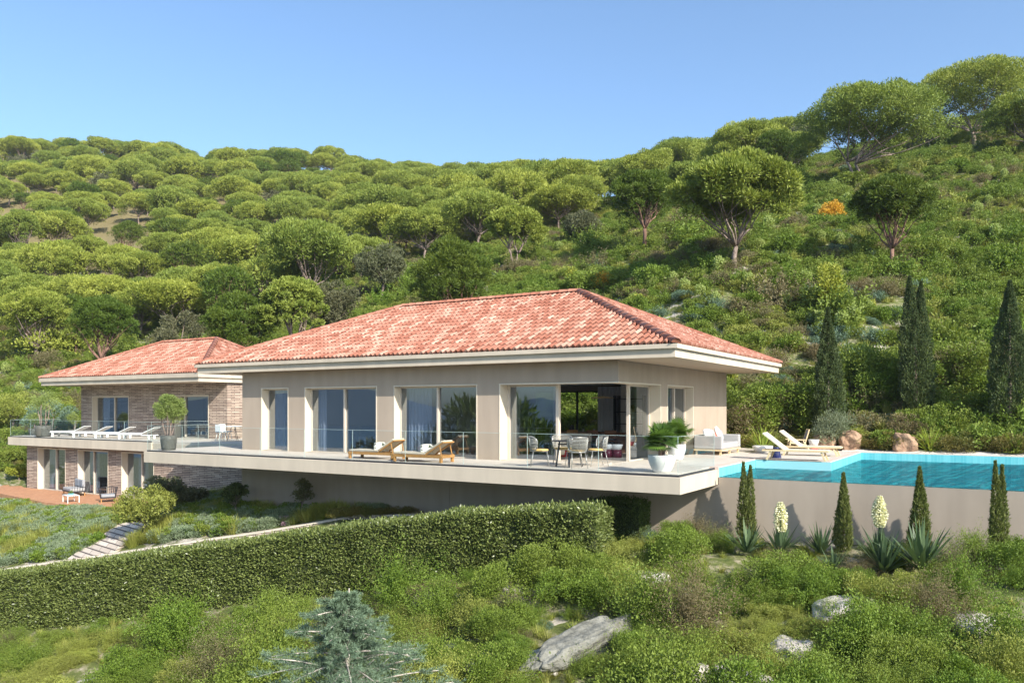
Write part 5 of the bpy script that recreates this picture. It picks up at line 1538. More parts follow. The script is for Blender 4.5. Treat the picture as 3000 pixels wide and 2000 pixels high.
# hedge --------------------------------------------------------------------
hp = [(-260, 1722, 26.2), (0, 1690, 25), (510, 1620, 23.5), (1020, 1550, 22), (1403, 1505, 20.8), (1740, 1494, 19.4)]
path = [(*pd(px, d), zat(py, d)) for px, py, d in hp]
hedge = thing('hedge', 'long clipped evergreen hedge sloping down to the left below the terrace', 'hedge', (path[3][0], path[3][1], path[3][2] - 1.9))
ho = Vector(hedge.location)
def hedge_build(parent, path, ho, width, depth_h, dens, leaf, mat):
    P = []; D = []
    core = MB()
    cum = 0
    for i in range(len(path) - 1):
        a = Vector(path[i]); b_ = Vector(path[i + 1]); d = b_ - a; L = math.hypot(d.x, d.y)
        ux, uy = d.x / L, d.y / L; nx, ny = uy, -ux          # towards the camera side
        if nx * (CX - a.x) + ny * (CY - a.y) < 0: nx, ny = -nx, -ny
        def add(n, fn, nd):
            t = rng.random(n); s = rng.random(n)
            x = a.x + d.x * t; y = a.y + d.y * t; z = a.z + d.z * t
            o, dz = fn(s)
            P.append(np.stack([x + nx * o, y + ny * o, z + dz], 1)); D.append(np.tile(np.array(nd), (n, 1)))
        nf = int(L * depth_h * dens); nt_ = int(L * width * dens)
        wob = lambda s: rng.normal(size=len(s)) * .05
        add(nf, lambda s: (wob(s) , -depth_h * s + .02), (nx, ny, .5))
        add(nt_, lambda s: (-width * s, wob(s)), (0, 0, 1))
        add(nf // 4, lambda s: (wob(s) - width, -depth_h * .6 * s), (-nx, -ny, .5))
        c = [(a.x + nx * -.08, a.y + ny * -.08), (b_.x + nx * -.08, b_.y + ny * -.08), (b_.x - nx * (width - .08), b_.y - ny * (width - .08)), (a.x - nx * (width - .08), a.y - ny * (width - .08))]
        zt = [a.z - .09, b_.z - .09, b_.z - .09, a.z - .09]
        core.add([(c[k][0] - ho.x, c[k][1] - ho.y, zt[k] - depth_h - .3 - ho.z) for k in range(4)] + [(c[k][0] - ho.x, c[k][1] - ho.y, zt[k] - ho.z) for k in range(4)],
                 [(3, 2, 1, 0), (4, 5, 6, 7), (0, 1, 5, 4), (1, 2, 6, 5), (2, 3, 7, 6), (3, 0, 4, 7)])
    # end cap
    e = Vector(path[-1]); n = int(width * depth_h * dens * 1.2)
    P.append(np.stack([e.x - nx * width * rng.random(n) + ux * .03, e.y - ny * width * rng.random(n) + uy * .03, e.z - depth_h * rng.random(n)], 1)); D.append(np.tile(np.array((ux, uy, .4)), (n, 1)))
    P = np.concatenate(P); D = np.concatenate(D) + rng.normal(size=(sum(map(len, D)), 3)) * .55
    # uneven clipped surface
    wv = .05 * np.sin(P[:, 0] * 2.1 + P[:, 1] * 1.3) + .04 * np.sin(P[:, 0] * 5.3) + .03 * np.sin(P[:, 2] * 6 + P[:, 0] * 3)
    P = P + (D / np.linalg.norm(D, axis=1, keepdims=True)) * 0 + np.stack([nx * wv, ny * wv, wv * .6], 1)
    P -= np.array([ho.x, ho.y, ho.z])
    m_ = len(P)
    me = leaf_mesh('foliage', P, D, leaf * (.6 + .8 * rng.random(m_)), leaf * .45, rng.random(m_), mat)
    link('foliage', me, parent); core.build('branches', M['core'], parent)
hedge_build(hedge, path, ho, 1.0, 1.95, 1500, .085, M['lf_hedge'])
# clipped dark block under the terrace
bp_ = [(xat(1735, -.6), -1.0, -.42 - .35), (xat(1885, -.6), -1.0, -.42 - .30)]
blk = thing('box_hedge', 'short dark clipped block hedge in the shade under the terrace corner', 'hedge', (bp_[0][0], bp_[0][1], -2.4))
zt_ = zat(1466, topx(bp_[0][0], -1.0)[1])
hedge_build(blk, [(bp_[0][0], -1.0, zt_), (bp_[1][0], -1.0, zt_)], Vector(blk.location), .8, 1.2, 1600, .06, M['lf_box'])

# stone kerb wall with cap behind the hedge, and the stepped courses ---------------
kp = [(-120, 1686, 30.4), (0, 1667, 30), (255, 1632, 29.3), (510, 1593, 28.5), (765, 1557, 27.8), (1045, 1509, 27), (1240, 1505, 26.3)]
kpw = [(*pd(px, d), zat(py, d)) for px, py, d in kp]
kb = MB(); kb2 = MB()
for a, b_ in zip(kpw, kpw[1:]):
    dx, dy = b_[0] - a[0], b_[1] - a[1]; L = math.hypot(dx, dy); nx, ny = -dy / L, dx / L
    if nx * (CX - a[0]) + ny * (CY - a[1]) > 0: nx, ny = -nx, -ny
    def q8(off0, off1, z0, z1):
        vs = []
        for zz in (z0, z1):
            for (p, o) in ((a, off0), (b_, off0), (b_, off1), (a, off1)): vs.append((p[0] + nx * o, p[1] + ny * o, p[2] + zz))
        return vs
    F6 = [(3, 2, 1, 0), (4, 5, 6, 7), (0, 1, 5, 4), (1, 2, 6, 5), (2, 3, 7, 6), (3, 0, 4, 7)]
    kb.add(q8(0.03, .42, -.9, -.045), F6); kb2.add(q8(0, .55, -.045, .0), F6)
kt = thing('garden_wall', 'low stone garden wall with a pale cap climbing behind the hedge', 'wall', (0, 0, 0))
kb.build('courses', M['stonewall'], kt); kb2.build('cap', M['cap'], kt)
rm = MB()
def on_ground(px, py, lift=.12, lo=26.0, hi=45.0):
    ds = np.linspace(lo, hi, 240); xy = np.array([pd(px, d) for d in ds]); zz = zraw(xy[:, 0], xy[:, 1]) + lift
    pyy = HY - (zz - CZ) * F / ds; i = int(np.argmax(pyy < py)); return (xy[i, 0], xy[i, 1], zz[i])
A0 = on_ground(192, 1640); A1 = on_ground(352, 1530); A2 = on_ground(452, 1528); A3 = on_ground(330, 1618)
rm.add([A0, A1, A2, A3] + [(p[0], p[1], p[2] - 1.2) for p in (A0, A1, A2, A3)], [(3, 2, 1, 0), (0, 1, 5, 4), (1, 2, 6, 5), (2, 3, 7, 6), (3, 0, 4, 7)])
st3 = thing('garden_steps', 'stone faced ramp of thin courses rising from the garden wall under the small tree', 'steps', (0, 0, 0))
rm.build('ramp', M['stonewall'], st3)
# ------------------------------------------------------------------ shrubs
def sprig_mesh(name, R, H, nsprig, nl, Lf, Wf, mat, seed=0):
    """loose wild bush: leafy shoots of uneven length fanning out from a few stems"""
    r = np.random.default_rng(seed); P = []; D = []; T = []
    for i in range(nsprig):
        a = r.random() * 6.283; el = math.radians(12 + 78 * r.random() ** .8)
        q = r.random() * .35 * R; bx, by = q * math.cos(a * 1.7), q * math.sin(a * 1.7)
        L = (R * math.cos(el) + H * math.sin(el)) * (.72 + .36 * r.random())
        d = np.array([math.cos(a) * math.cos(el), math.sin(a) * math.cos(el), math.sin(el)])
        side = r.normal(size=3) * .25
        u = .28 + .72 * r.random(nl)
        p = np.array([bx, by, 0]) + d * (L * u)[:, None] + side * (u ** 2)[:, None] * L * .6 + r.normal(size=(nl, 3)) * .035 * (R / .6)
        P.append(p); D.append(np.tile(d * .6, (nl, 1)) + np.array([0, 0, .25]) + r.normal(size=(nl, 3)) * .75); T.append(np.clip(.6 * r.random() + .4 * r.random(nl), 0, 1))
    P = np.concatenate(P); D = np.concatenate(D); T = np.concatenate(T); P[:, 2] = np.maximum(P[:, 2], 0)
    return leaf_mesh(name, P, D, Lf * (.6 + .8 * rng.random(len(P))), Wf * (.7 + .6 * rng.random(len(P))), T, mat)
# near shrubs (fine leaves) and far shrubs (coarser leaves)
near = {}
spec_near = [('green', 'lf_green', .045, .024, .7, .75), ('yellow', 'lf_yel', .04, .018, .55, .55), ('brown', 'lf_brown', .035, .014, .6, .7), ('blue', 'lf_blue', .05, .012, .5, .5)]
for nm, mt, l_, w_, R, Hh in spec_near:
    near[nm] = [sprig_mesh('foliage', R, Hh * .9, 170, 74, l_ * .66, w_ * .68, M[mt], 100 + len(near) * 10 + k) if k < 2 else
                shrub_mesh('foliage', R, Hh * .95, 13000, l_ * .62, w_ * .64, M[mt], 130 + len(near) * 10 + k, 24, cr=(.18, .32)) for k in range(3)]
far = {}
for nm, mt, l_, w_, R, Hh in (('green', 'lf_green', .11, .055, .9, .95), ('yellow', 'lf_yel', .10, .045, .75, .6), ('brown', 'lf_brown', .09, .035, .9, .95), ('blue', 'lf_blue', .12, .03, .7, .55)):
    far[nm] = [sprig_mesh('foliage', R, Hh * .9, 60, 34, l_ * .9, w_ * .9, M[mt], 200 + len(far) * 10 + k) if k < 1 else
               shrub_mesh('foliage', R, Hh, 2600, l_ * .8, w_ * .8, M[mt], 230 + len(far) * 10 + k, 18, cr=(.2, .36)) for k in range(3)]
grass_near = [blades_mesh('blades', 130, .42, .010, M['lf_grass'], 300 + k, .55, .14, .9) for k in range(2)]
grass_far = [blades_mesh('blades', 90, .42, .03, M['lf_grass'], 310 + k, .6, .2, .9, 3) for k in range(2)]

def inside_built(x, y, m_=0.0):
    if -17.4 - m_ < x < 34 and .45 - m_ < y < 11.5 + m_: return True
    if -39.8 - m_ < x < -16 and 2.6 - m_ < y < 12.4 + m_: return True
    if -43.6 < x < -23.0 and .0 < y < 5.2: return True
    return False

def kerb_y(px): return float(np.interp(px, [k[0] for k in kp], [k[1] for k in kp]))
def kerb_d(px): return float(np.interp(px, [k[0] for k in kp], [k[2] for k in kp]))
def hedge_d(px): return float(np.interp(px, [k[0] for k in hp], [k[2] for k in hp]))

# --- foreground scrub as one mass + individual larger shrubs
r_ = random.Random(21)
fg = []; fgs = []
kinds = ['green', 'yellow', 'brown', 'blue']
def patch(x, y, s=1.0):
    return mnoise.noise(Vector((x * .22 * s, y * .22 * s, 3.3)))
def fg_kind(x, y):
    v = mnoise.noise(Vector((x * .45, y * .45, 9.1))) + r_.uniform(-.3, .3)
    if v < -.22: return 'yellow'
    if v < .16: return 'green'
    if v < .25: return 'brown'
    return 'green' if r_.random() < .72 else 'blue'
n_try = 0
while len(fgs) < 1750 and n_try < 60000:
    n_try += 1
    px = r_.uniform(-250, 3250); d = math.sqrt(r_.uniform(7.5 ** 2, 25.5 ** 2))
    if px < 1790 and d > hedge_d(px) - .35: continue
    x, y = pd(px, d)
    if y > .30 and x > -17: continue
    if px > 1790 and y > .15: continue
    if px > 1900 and y > -2.4 and r_.random() < .80: continue
    pn = mnoise.noise(Vector((x * .62, y * .62, 1.7)))
    if pn > .07 and r_.random() < .92: continue
    if abs(px - 1700) < 150 and 13.9 < d < 17.2 and r_.random() < .93: continue
    if px < 1790 and d > hedge_d(px) - 1.3 and r_.random() < .75: continue
    fgs.append([x, y, 0, r_.uniform(0, 6.28), r_.uniform(.30, .72) * (1.0 + .45 * mnoise.noise(Vector((x * .5, y * .5, 7.7)))), kinds.index(fg_kind(x, y)) * 3 + r_.randrange(3)])
zz = zraw([p[0] for p in fgs], [p[1] for p in fgs])
for p, z in zip(fgs, zz): p[2] = z - .03
gn_scatter('scrub', 'dense low maquis scrub covering the slope in front of the hedge and pool wall', 'ground cover', fgs, [m_ for k in kinds for m_ in near[k]], .12)
gpts = []
for _ in range(1500):
    px = r_.uniform(-250, 3250); d = math.sqrt(r_.uniform(8 ** 2, 25 ** 2))
    x, y = pd(px, d)
    if (px < 1790 and d > hedge_d(px) - .3) or y > .2: continue
    gpts.append([x, y, 0, r_.uniform(0, 6.28), r_.uniform(.4, .8), r_.randrange(2)])
zz = zraw([p[0] for p in gpts], [p[1] for p in gpts])
for p, z in zip(gpts, zz): p[2] = z - .02
gn_scatter('grass', 'thin dry and green grass between the foreground shrubs', 'grass', gpts, grass_near, .15)

protos2 = {}
def put_shrub(nm, table, kind, j, loc, sc, lb, gr, cat='shrub'):
    key = (nm, kind, j, id(table))
    if key not in protos2:
        o = link(nm, table[kind][j]); tag(o, lb, cat, gr); protos2[key] = o
    else:
        o = protos2[key].copy(); COL.objects.link(o); tag(o, lb, cat, gr)
    o.location = loc; o.rotation_euler = (0, 0, r_.uniform(0, 6.28)); o.scale = (sc * r_.uniform(.85, 1.2), sc * r_.uniform(.85, 1.2), sc * r_.uniform(.85, 1.25))
    return o
lbn = {'green': ('fresh green leafy bush on the slope in front of the hedge and pool wall', 'green bushes in the foreground'),
       'yellow': ('yellowish green fine leaved bush on the foreground slope', 'yellowish bushes in the foreground'),
       'brown': ('dry brownish twiggy bush on the foreground slope', 'brownish bushes in the foreground'),
       'blue': ('small blue green rosemary like bush on the foreground slope', 'blue green bushes in the foreground')}
cnt = 0; n_try = 0; placed = []
while cnt < 150 and n_try < 20000:
    n_try += 1
    px = r_.uniform(-60, 3060); d = math.sqrt(r_.uniform(11.5 ** 2, 24.5 ** 2))
    if px < 1790 and d > hedge_d(px) - 1.5: continue
    x, y = pd(px, d)
    if y > -2.3 and px > 1790: continue
    if mnoise.noise(Vector((x * .62, y * .62, 1.7))) > .10 or (abs(px - 1700) < 190 and 13.5 < d < 17.6): continue
    if any((x - a) ** 2 + (y - b_) ** 2 < .8 for a, b_ in placed): continue
    placed.append((x, y)); k = fg_kind(x, y)
    put_shrub('shrub', near, k, r_.randrange(3), (x, y, zg(x, y) - .04), r_.uniform(.75, 1.75), *lbn[k]); cnt += 1

for px, d, sc, lb in ((1620, 19.0, 1.7, 'tall fresh green bush overlapping the right end of the long hedge'), (1500, 18.7, 1.5, 'fresh green bush in front of the right end of the long hedge'), (1740, 18.9, 1.3, 'green bush between the hedge end and the clipped dark block'), (1690, 18.0, 1.5, 'broad green bush just below the hedge end'), (1280, 18.6, 1.4, 'green bush before the middle of the hedge')):
    x, y = pd(px, d); put_shrub('shrub', near, 'green', r_.randrange(3), (x, y, zg(x, y) - .04), sc, lb, None)

# --- hillside scrub: mass + individuals
hs = []; n_try = 0
def hill_kind(x, y):
    v = mnoise.noise(Vector((x * .16, y * .16, 5.1))) * 1.2 + r_.uniform(-.35, .35)
    if v < -.16: return 'green'
    if v < .10: return 'yellow'
    if v < .27: return 'brown'
    return 'green' if r_.random() < .8 else 'blue'
while len(hs) < 9000 and n_try < 120000:
    n_try += 1
    px = r_.uniform(-150, 3200); d = math.sqrt(r_.uniform(28 ** 2, 118 ** 2))
    if px < 1400 and d > 92: continue
    x, y = pd(px, d)
    if y < 11.9 and x > -17: continue
    if inside_built(x, y) or (x > -17.5 and y < 11.9) or y < 3.0: continue
    if px < 700 and d < 46: continue
    if d > 70 and r_.random() < .45: continue
    hs.append([x, y, 0, r_.uniform(0, 6.28), r_.uniform(.55, 1.15), kinds.index(hill_kind(x, y)) * 3 + r_.randrange(3)])
zz = zraw([p[0] for p in hs], [p[1] for p in hs])
for p, z in zip(hs, zz): p[2] = z - .08
gn_scatter('hillside_scrub', 'mixed green and brownish scrub covering the open hillside behind the villa and pool', 'ground cover', hs, [m_ for k in kinds for m_ in far[k]], .15)
gpts = []
for _ in range(16000):
    px = r_.uniform(-100, 3200); d = math.sqrt(r_.uniform(28 ** 2, 110 ** 2)); x, y = pd(px, d)
    if inside_built(x, y) or y < 11.9 and x > -17.5 or y < 3: continue
    gpts.append([x, y, 0, r_.uniform(0, 6.28), r_.uniform(.6, 1.2), r_.randrange(2)])
zz = zraw([p[0] for p in gpts], [p[1] for p in gpts])
for p, z in zip(gpts, zz): p[2] = z - .04
gn_scatter('hillside_grass', 'tufted grass between the bushes of the open hillside', 'grass', gpts, grass_far, .2)
lbh = {'green': ('bright green bush on the open hillside behind the villa', 'green bushes on the hillside'),
       'yellow': ('yellow green bush on the open hillside behind the villa', 'yellow green bushes on the hillside'),
       'brown': ('brownish grey bush on the open hillside behind the villa', 'brownish bushes on the hillside'),
       'blue': ('blue grey bush on the open hillside behind the villa', 'blue grey bushes on the hillside')}
cnt = 0; n_try = 0; placed = []
while cnt < 190 and n_try < 30000:
    n_try += 1
    px = r_.uniform(20, 3000); d = math.sqrt(r_.uniform(33 ** 2, 75 ** 2)); x, y = pd(px, d)
    if inside_built(x, y, 1.2) or (x > -17.5 and y < 13.5) or y < 5: continue
    if px < 1400 and d < 52: continue
    if any((x - a) ** 2 + (y - b_) ** 2 < 3.2 for a, b_ in placed): continue
    placed.append((x, y)); k = hill_kind(x, y)
    put_shrub('bush', far, k, r_.randrange(3), (x, y, zg(x, y) - .1), r_.uniform(1.1, 2.0), *lbh[k]); cnt += 1

# dense tall shrubs right behind villa and pool deck
wallsh = {'green': [shrub_mesh('foliage', 1.2, 2.2, 6500, .09, .045, M['lf_green'], 400 + k, 26, cr=(.22, .36)) for k in range(2)],
          'brown': [shrub_mesh('foliage', 1.2, 2.0, 6500, .075, .03, M['lf_brown'], 410 + k, 26, cr=(.22, .36)) for k in range(2)]}
for i in range(20):
    px = 2150 + i * 46; d = 32.3 + r_.uniform(0, 2.2); x, y = pd(px, d); k = 'green' if r_.random() < .62 else 'brown'
    put_shrub('tall_shrub', wallsh, k, r_.randrange(2), (x, y, zg(x, y) - .1), r_.uniform(.85, 1.25),
              {'green': 'tall bright green shrub in the dense belt behind the pool deck', 'brown': 'tall dull brownish shrub in the dense belt behind the pool deck'}[k], {'green': 'tall green shrubs behind the pool', 'brown': 'tall brownish shrubs behind the pool'}[k])

# low dark border along the back of the pool, gravel strip
gv = MB(); vs = []; fs = []
nx_ = 60
for i in range(nx_ + 1):
    x = 4.2 + i * .5
    for k, yy in enumerate((10.95, 11.4, 12.0, 12.6)):
        vs.append((x, yy, [-.02, .05, .10, .16][k] + .03 * math.sin(x * 3 + k)))
for i in range(nx_):
    for k in range(3): a = i * 4 + k; fs.append((a, a + 4, a + 5, a + 1))
gv.add(vs, fs, True); tag(gv.build('gravel', M['gravel']), kind='structure')
bord = {'b': [shrub_mesh('foliage', .6, .55, 2600, .05, .025, mat_leaf('border_leaf', (.10, .115, .025), (.22, .22, .06), (.2, .13, .04), hvar=.5), 430 + k, 14) for k in range(2)]}
for i, (px, d) in enumerate([(2395, 29.6), (2500, 28.9), (2530, 29.2), (2590, 29.4), (2625, 29.1), (2760, 28.4), (2810, 28.0), (2850, 27.7), (2895, 27.4), (2935, 27.0), (2980, 26.8), (3020, 26.6), (2215, 31.0), (2280, 31.2), (2340, 31.0), (2170, 31.2)]):
    x, y = pd(px, d); y = max(y, 11.75); put_shrub('border_shrub', bord, 'b', i % 2, (x, y, max(zg(x, y), .05)), r_.uniform(.9, 1.35), 'low olive green shrub in the planted border behind the pool', 'low shrubs of the pool border')

# flax / spiky plants
flax = [blades_mesh('blades', 120, 1.05, .05, M['lf_flax'], 500 + k, .85, .12, .75, 5) for k in range(2)]
for px, d, sc, lb, k in ((2235, 29.3, 1.0, 'arching yellow green flax clump behind the pool loungers', 0), (2725, 28.6, .95, 'spiky bright green flax clump right of the second red rock', 1), (2975, 26.6, .95, 'spiky green flax clump at the right end behind the pool', 0)):
    x, y = pd(px, d); y = max(y, 11.75) if px > 2400 else y
    o = link('flax_plant', flax[k]); tag(o, lb, 'plant'); o.location = (x, y, max(zg(x, y), .0)); o.scale = (sc,) * 3
# soft grey shrub over the rocks
x, y = pd(2435, 30.0); o = link('lavender_bush', shrub_mesh('foliage', .8, 1.3, 4200, .09, .022, mat_leaf('grey_leaf', (.12, .15, .09), (.27, .31, .20), None), 440, 18, up=1.2)); o.location = (x, y, .3); tag(o, 'upright grey green shrub above the red rocks at the deck corner', 'shrub')
# rocks
for px, d, sx, sy, sz, py, lb, sd in ((2475, 29.0, .44, .42, .48, 1315, 'large reddish boulder at the rear corner of the pool deck', 1), (2405, 29.9, .42, .40, .40, 1300, 'darker red boulder half hidden left of the large one', 2), (2650, 28.6, .42, .38, .44, 1322, 'squarish red boulder behind the middle of the pool', 3)):
    x, y = pd(px, d); y = max(y, 11.55)
    o = link('boulder', rock_mesh('boulder', sx, sy, sz, M['redrock'], sd, 5)); o.location = (x, y, sz * .62); tag(o, lb, 'rock')
# foreground rocks
x, y = pd(1720, 15.7); o = link('rock_slab', rock_mesh('rock_slab', .34, 1.35, .32, M['greyrock'], 6, 6, .45)); o.location = (x, y, zg(x, y) + .16); o.rotation_euler = (.16, .12, -.28); tag(o, 'long grey weathered rock slab lying on the foreground slope', 'rock')
wr = [rock_mesh('limestone', .30, .24, .16, M['whiterock'], 10 + k, 4, .4) for k in range(3)]
for i, (px, py, d, sc) in enumerate(((1300, 1730, 19.5, 1.2), (1540, 1720, 19.0, .9), (1520, 1760, 18.4, .7), (2480, 1745, 15.6, 1.0), (2840, 1790, 14.8, 1.0), (1880, 1670, 18.7, 1.1), (2320, 1850, 14.6, .9), (1600, 1930, 15.4, .9), (300, 1950, 20.3, 1.0), (560, 1745, 22, .8), (2180, 1960, 13.9, .8), (2690, 1880, 14.2, .8), (1400, 1980, 15.2, .8), (1990, 1950, 14.2, .9))):
    x, y = pd(px, d); o = link('limestone', wr[i % 3]); o.location = (x, y, zg(x, y) + .10); o.scale = (sc * 1.9, sc * 1.6, sc * 1.4); o.rotation_euler = (0, 0, i * 1.3); tag(o, 'pale limestone outcrop showing between the foreground bushes', 'rock', 'limestone outcrops in the foreground')

# spurge globes on the hillside
sg = [shrub_mesh('foliage', .34, .55, 700, .08, .045, M['lf_spurge'], 600 + k, 7, up=.9) for k in range(2)]
sp_list = [(2440, 555), (2485, 590), (2395, 625), (2255, 670), (2405, 710), (2465, 718), (2225, 735), (2510, 755), (2615, 795), (2200, 850), (2360, 840), (2205, 870), (2895, 510), (2975, 490), (2895, 595), (2970, 580), (2740, 590), (2640, 500), (2860, 630), (2875, 490), (2715, 560), (1640, 730), (2000, 745), (1975, 830), (2050, 880), (2100, 905), (1860, 890), (2500, 960), (2405, 955), (2790, 1035), (2540, 930), (2470, 990), (2005, 860), (2350, 560), (2300, 905), (2110, 800), (1905, 850), (2945, 530), (2660, 555), (2920, 700), (60, 1150), (110, 1190), (20, 1090), (150, 1130), (30, 1220)]
def depth_for(px, py):
    lo, hi = 31.0, 130.0
    ds = np.linspace(lo, hi, 200); xy = np.array([pd(px, d) for d in ds]); zz = zraw(xy[:, 0], xy[:, 1])
    pyy = HY - (zz - CZ) * F / ds
    i = np.argmax(pyy < py); return float(ds[i]) if pyy[i] < py else 60.0
first = None
for i, (px, py) in enumerate(sp_list):
    d = depth_for(px, py + 14); x, y = pd(px, d); sc = r_.uniform(1.0, 1.6)
    o = link('spurge_plant', sg[i % 2]); o.location = (x, y, zg(x, y) + .35); o.scale = (sc, sc, sc * 1.1)
    tag(o, 'pale green rounded spurge clump standing out of the hillside scrub', 'plant', 'spurge clumps on the hillside')
# coloured shrubs on the hill
def cshrub(px, py, wpx, hpx, mt, lb, sd, nm='bush', n=2600, leaf=.13):
    d = depth_for(px, py); x, y = pd(px, d); R = wpx * d / F / 2; Hh = hpx * d / F
    o = link(nm, shrub_mesh('foliage', R, Hh, n, leaf, leaf * .5, M[mt], sd, 22, up=.6, cr=(.25, .4))); o.location = (x, y, zg(x, y)); tag(o, lb, 'bush')
cshrub(2432, 652, 84, 62, 'lf_orange', 'round orange bush on the open slope beside the dark pine', 701, n=5000)
cshrub(1752, 864, 80, 58, 'lf_orange', 'orange bush showing just above the top of the roof ridge', 702)
cshrub(1868, 915, 55, 50, 'lf_gold', 'small golden bush right behind the sloping hip of the roof', 703)
cshrub(1680, 855, 48, 70, 'lf_gold', 'upright yellow green bush above the roof ridge', 704)
cshrub(2430, 935, 92, 170, 'lf_gold', 'tall yellow leaved bush behind the cypress nearest the villa', 705, n=5200)
cshrub(2550, 935, 26, 55, 'lf_gold', 'thin yellow bush between the first two cypresses', 706, n=900)
cshrub(2140, 1150, 40, 120, 'lf_gold', 'yellow tinged bush just behind the right corner of the villa', 707, n=1500)
cshrub(130, 1045, 320, 70, 'lf_pine', 'wide yellow green thicket at the left edge below the pines', 708, n=6000, leaf=.3)

# planting in front of the pool wall -------------------------------------------
yuc = [blades_mesh('rosette', 60, .62, .06, M['lf_yucca'], 800 + k, .75, .06, .15, 4) for k in range(2)]
def yucca(px, dy, sc, lb, spike=None, sd=0, dens=0):
    Y = .775 - dy; x = xat(px, Y); z = zg(x, Y)
    t = thing('yucca_plant', lb, 'plant', (x, Y, z + .12), sd); t.scale = (sc * 1.25,) * 3
    link('rosette', yuc[sd % 2], t)
    if spike:
        h0, h1 = spike
        st4 = MB(); st4.tube([(0, 0, 0), (.0, 0, h1 / 1.25)], [.025, .012], 6); st4.build('stem', M['lf_yucca'], t)
        h1 /= 1.2; n = 1100; tt_ = np.floor(rng.random(n) * 15) / 15 + rng.random(n) * .035; a = np.floor(rng.random(n) * 6) * 1.047 + tt_ * 40 + rng.normal(size=n) * .22; rr = .112 * np.sin(np.clip(tt_ * .86 + .14, 0, 1) * np.pi) ** .8 * (.15 + .9 * rng.random(n))
        P = np.stack([rr * np.cos(a), rr * np.sin(a), h0 + tt_ * (h1 - h0)], 1)
        D = np.stack([np.cos(a), np.sin(a), -.7 + rng.random(n) * .6], 1)
        link('flower_spike', leaf_mesh('flower_spike', P, D, .05, .035, rng.random(n), M['petal']), t)
yucca(2187, 1.9, .95, 'small pale yucca at the foot of the young cypress nearest the terrace', None, 0)
yucca(2287, 1.5, 1.0, 'yucca with the left one of two cream flower spikes against the pool wall', (.45, 1.25), 1)
yucca(2405, 1.2, .9, 'dark spiky yucca between the two young cypresses', None, 2)
yucca(2577, 1.4, 1.0, 'yucca with the taller right one of two cream flower spikes against the pool wall', (.62, 1.45), 3)
yucca(2590, 1.9, 1.15, 'large green yucca just right of the taller flower spike', None, 4)
yucca(2700, 2.0, 1.35, 'largest yucca with wide spreading blades before the third young cypress', None, 5)
yucca(2440, 2.0, .7, 'small dark yucca low between the young cypresses', None, 6)
for i, (px, dy, sc, k, lb) in enumerate(((2045, 1.0, .95, 'brown', 'leafy twiggy shrub climbing against the pool wall near the terrace corner'), (2095, 1.2, .95, 'brown', 'second leafy twiggy shrub left of the first young cypress'), (1985, 1.2, .9, 'green', 'dark green shrub at the foot of the wall beneath the terrace end'),
      (1910, 1.5, .9, 'blue', 'blue green tuft at the foot of the wall under the terrace corner'), (2280, 2.3, .8, 'brown', 'brownish shrub below the left flower spike'), (2370, 2.2, .75, 'brown', 'brownish shrub between the left spike and the second cypress'), (2520, 2.2, .8, 'brown', 'brownish shrub left of the taller flower spike'),
      (2860, 1.3, 1.0, 'green', 'bright green bush left of the rightmost young cypress'), (2985, 1.7, 1.1, 'green', 'bright green bush right of the rightmost young cypress'), (2800, 1.8, .9, 'brown', 'low dry shrub right of the largest yucca'))):
    Y = .775 - dy; x = xat(px, Y); put_shrub('shrub', near, k, i % 3, (x, Y, zg(x, Y)), sc, lb, None)

# the blue cedar in the foreground ----------------------------------------------
def cedar():
    px, d = 1010, 10.5; x, y = pd(px, d); z = zg(x, y); top = zat(1722, d)
    Hc = top - z
    t = thing('cedar_tree', 'young blue grey cedar rising from the bottom edge of the picture', 'tree', (x, y, z))
    tr_ = MB(); tr_.tube([(0, 0, -.3), (0.02, 0, Hc * .5), (.05, .03, Hc)], [.07, .05, .008], 8)
    P = []; D = []
    rr = random.Random(9)
    for k in range(150):
        q = (k + .5) / 150; zb = Hc * (.25 + .73 * q); L = (2.2 * (1 - q) ** .74 + .08) * rr.uniform(.6, 1.2)
        a = k * 2.4 + rr.uniform(-.3, .3); el = rr.uniform(.05, .5)
        pts_ = []
        for s in range(7):
            u = s / 6
            pts_.append(Vector((math.cos(a) * L * u * math.cos(el), math.sin(a) * L * u * math.cos(el), zb + L * u * math.sin(el) - .18 * L * u * u)))
        tr_.tube(pts_, [.014 * (1 - .8 * s / 6) + .002 for s in range(7)], 5)
        for s in range(1, 7):
            for m_ in range(5):
                base = pts_[s - 1].lerp(pts_[s], rr.random()); b_ = a + rr.choice((-1, 1)) * rr.uniform(.5, 1.1)
                sub = Vector((math.cos(b_), math.sin(b_), rr.uniform(-.1, .45))).normalized(); l2 = min(.42, L * rr.uniform(.16, .34)) * (1.15 - s / 9)
                nn = 26
                for w_ in range(nn):
                    p = base + sub * (l2 * w_ / nn); P.append(tuple(p)); dd = sub * .7 + Vector((rr.gauss(0, 1), rr.gauss(0, 1), rr.gauss(0, 1))) * .55; D.append(tuple(dd))
    tr_.build('trunk', mat_bark('pale_bark', (.3, .26, .22), (.6, .54, .48)), t)
    P = np.array(P); D = np.array(D)
    link('crown', leaf_mesh('crown', P, D, .05 + .03 * rng.random(len(P)), .0075, rng.random(len(P)), M['lf_cedar']), t)
cedar()

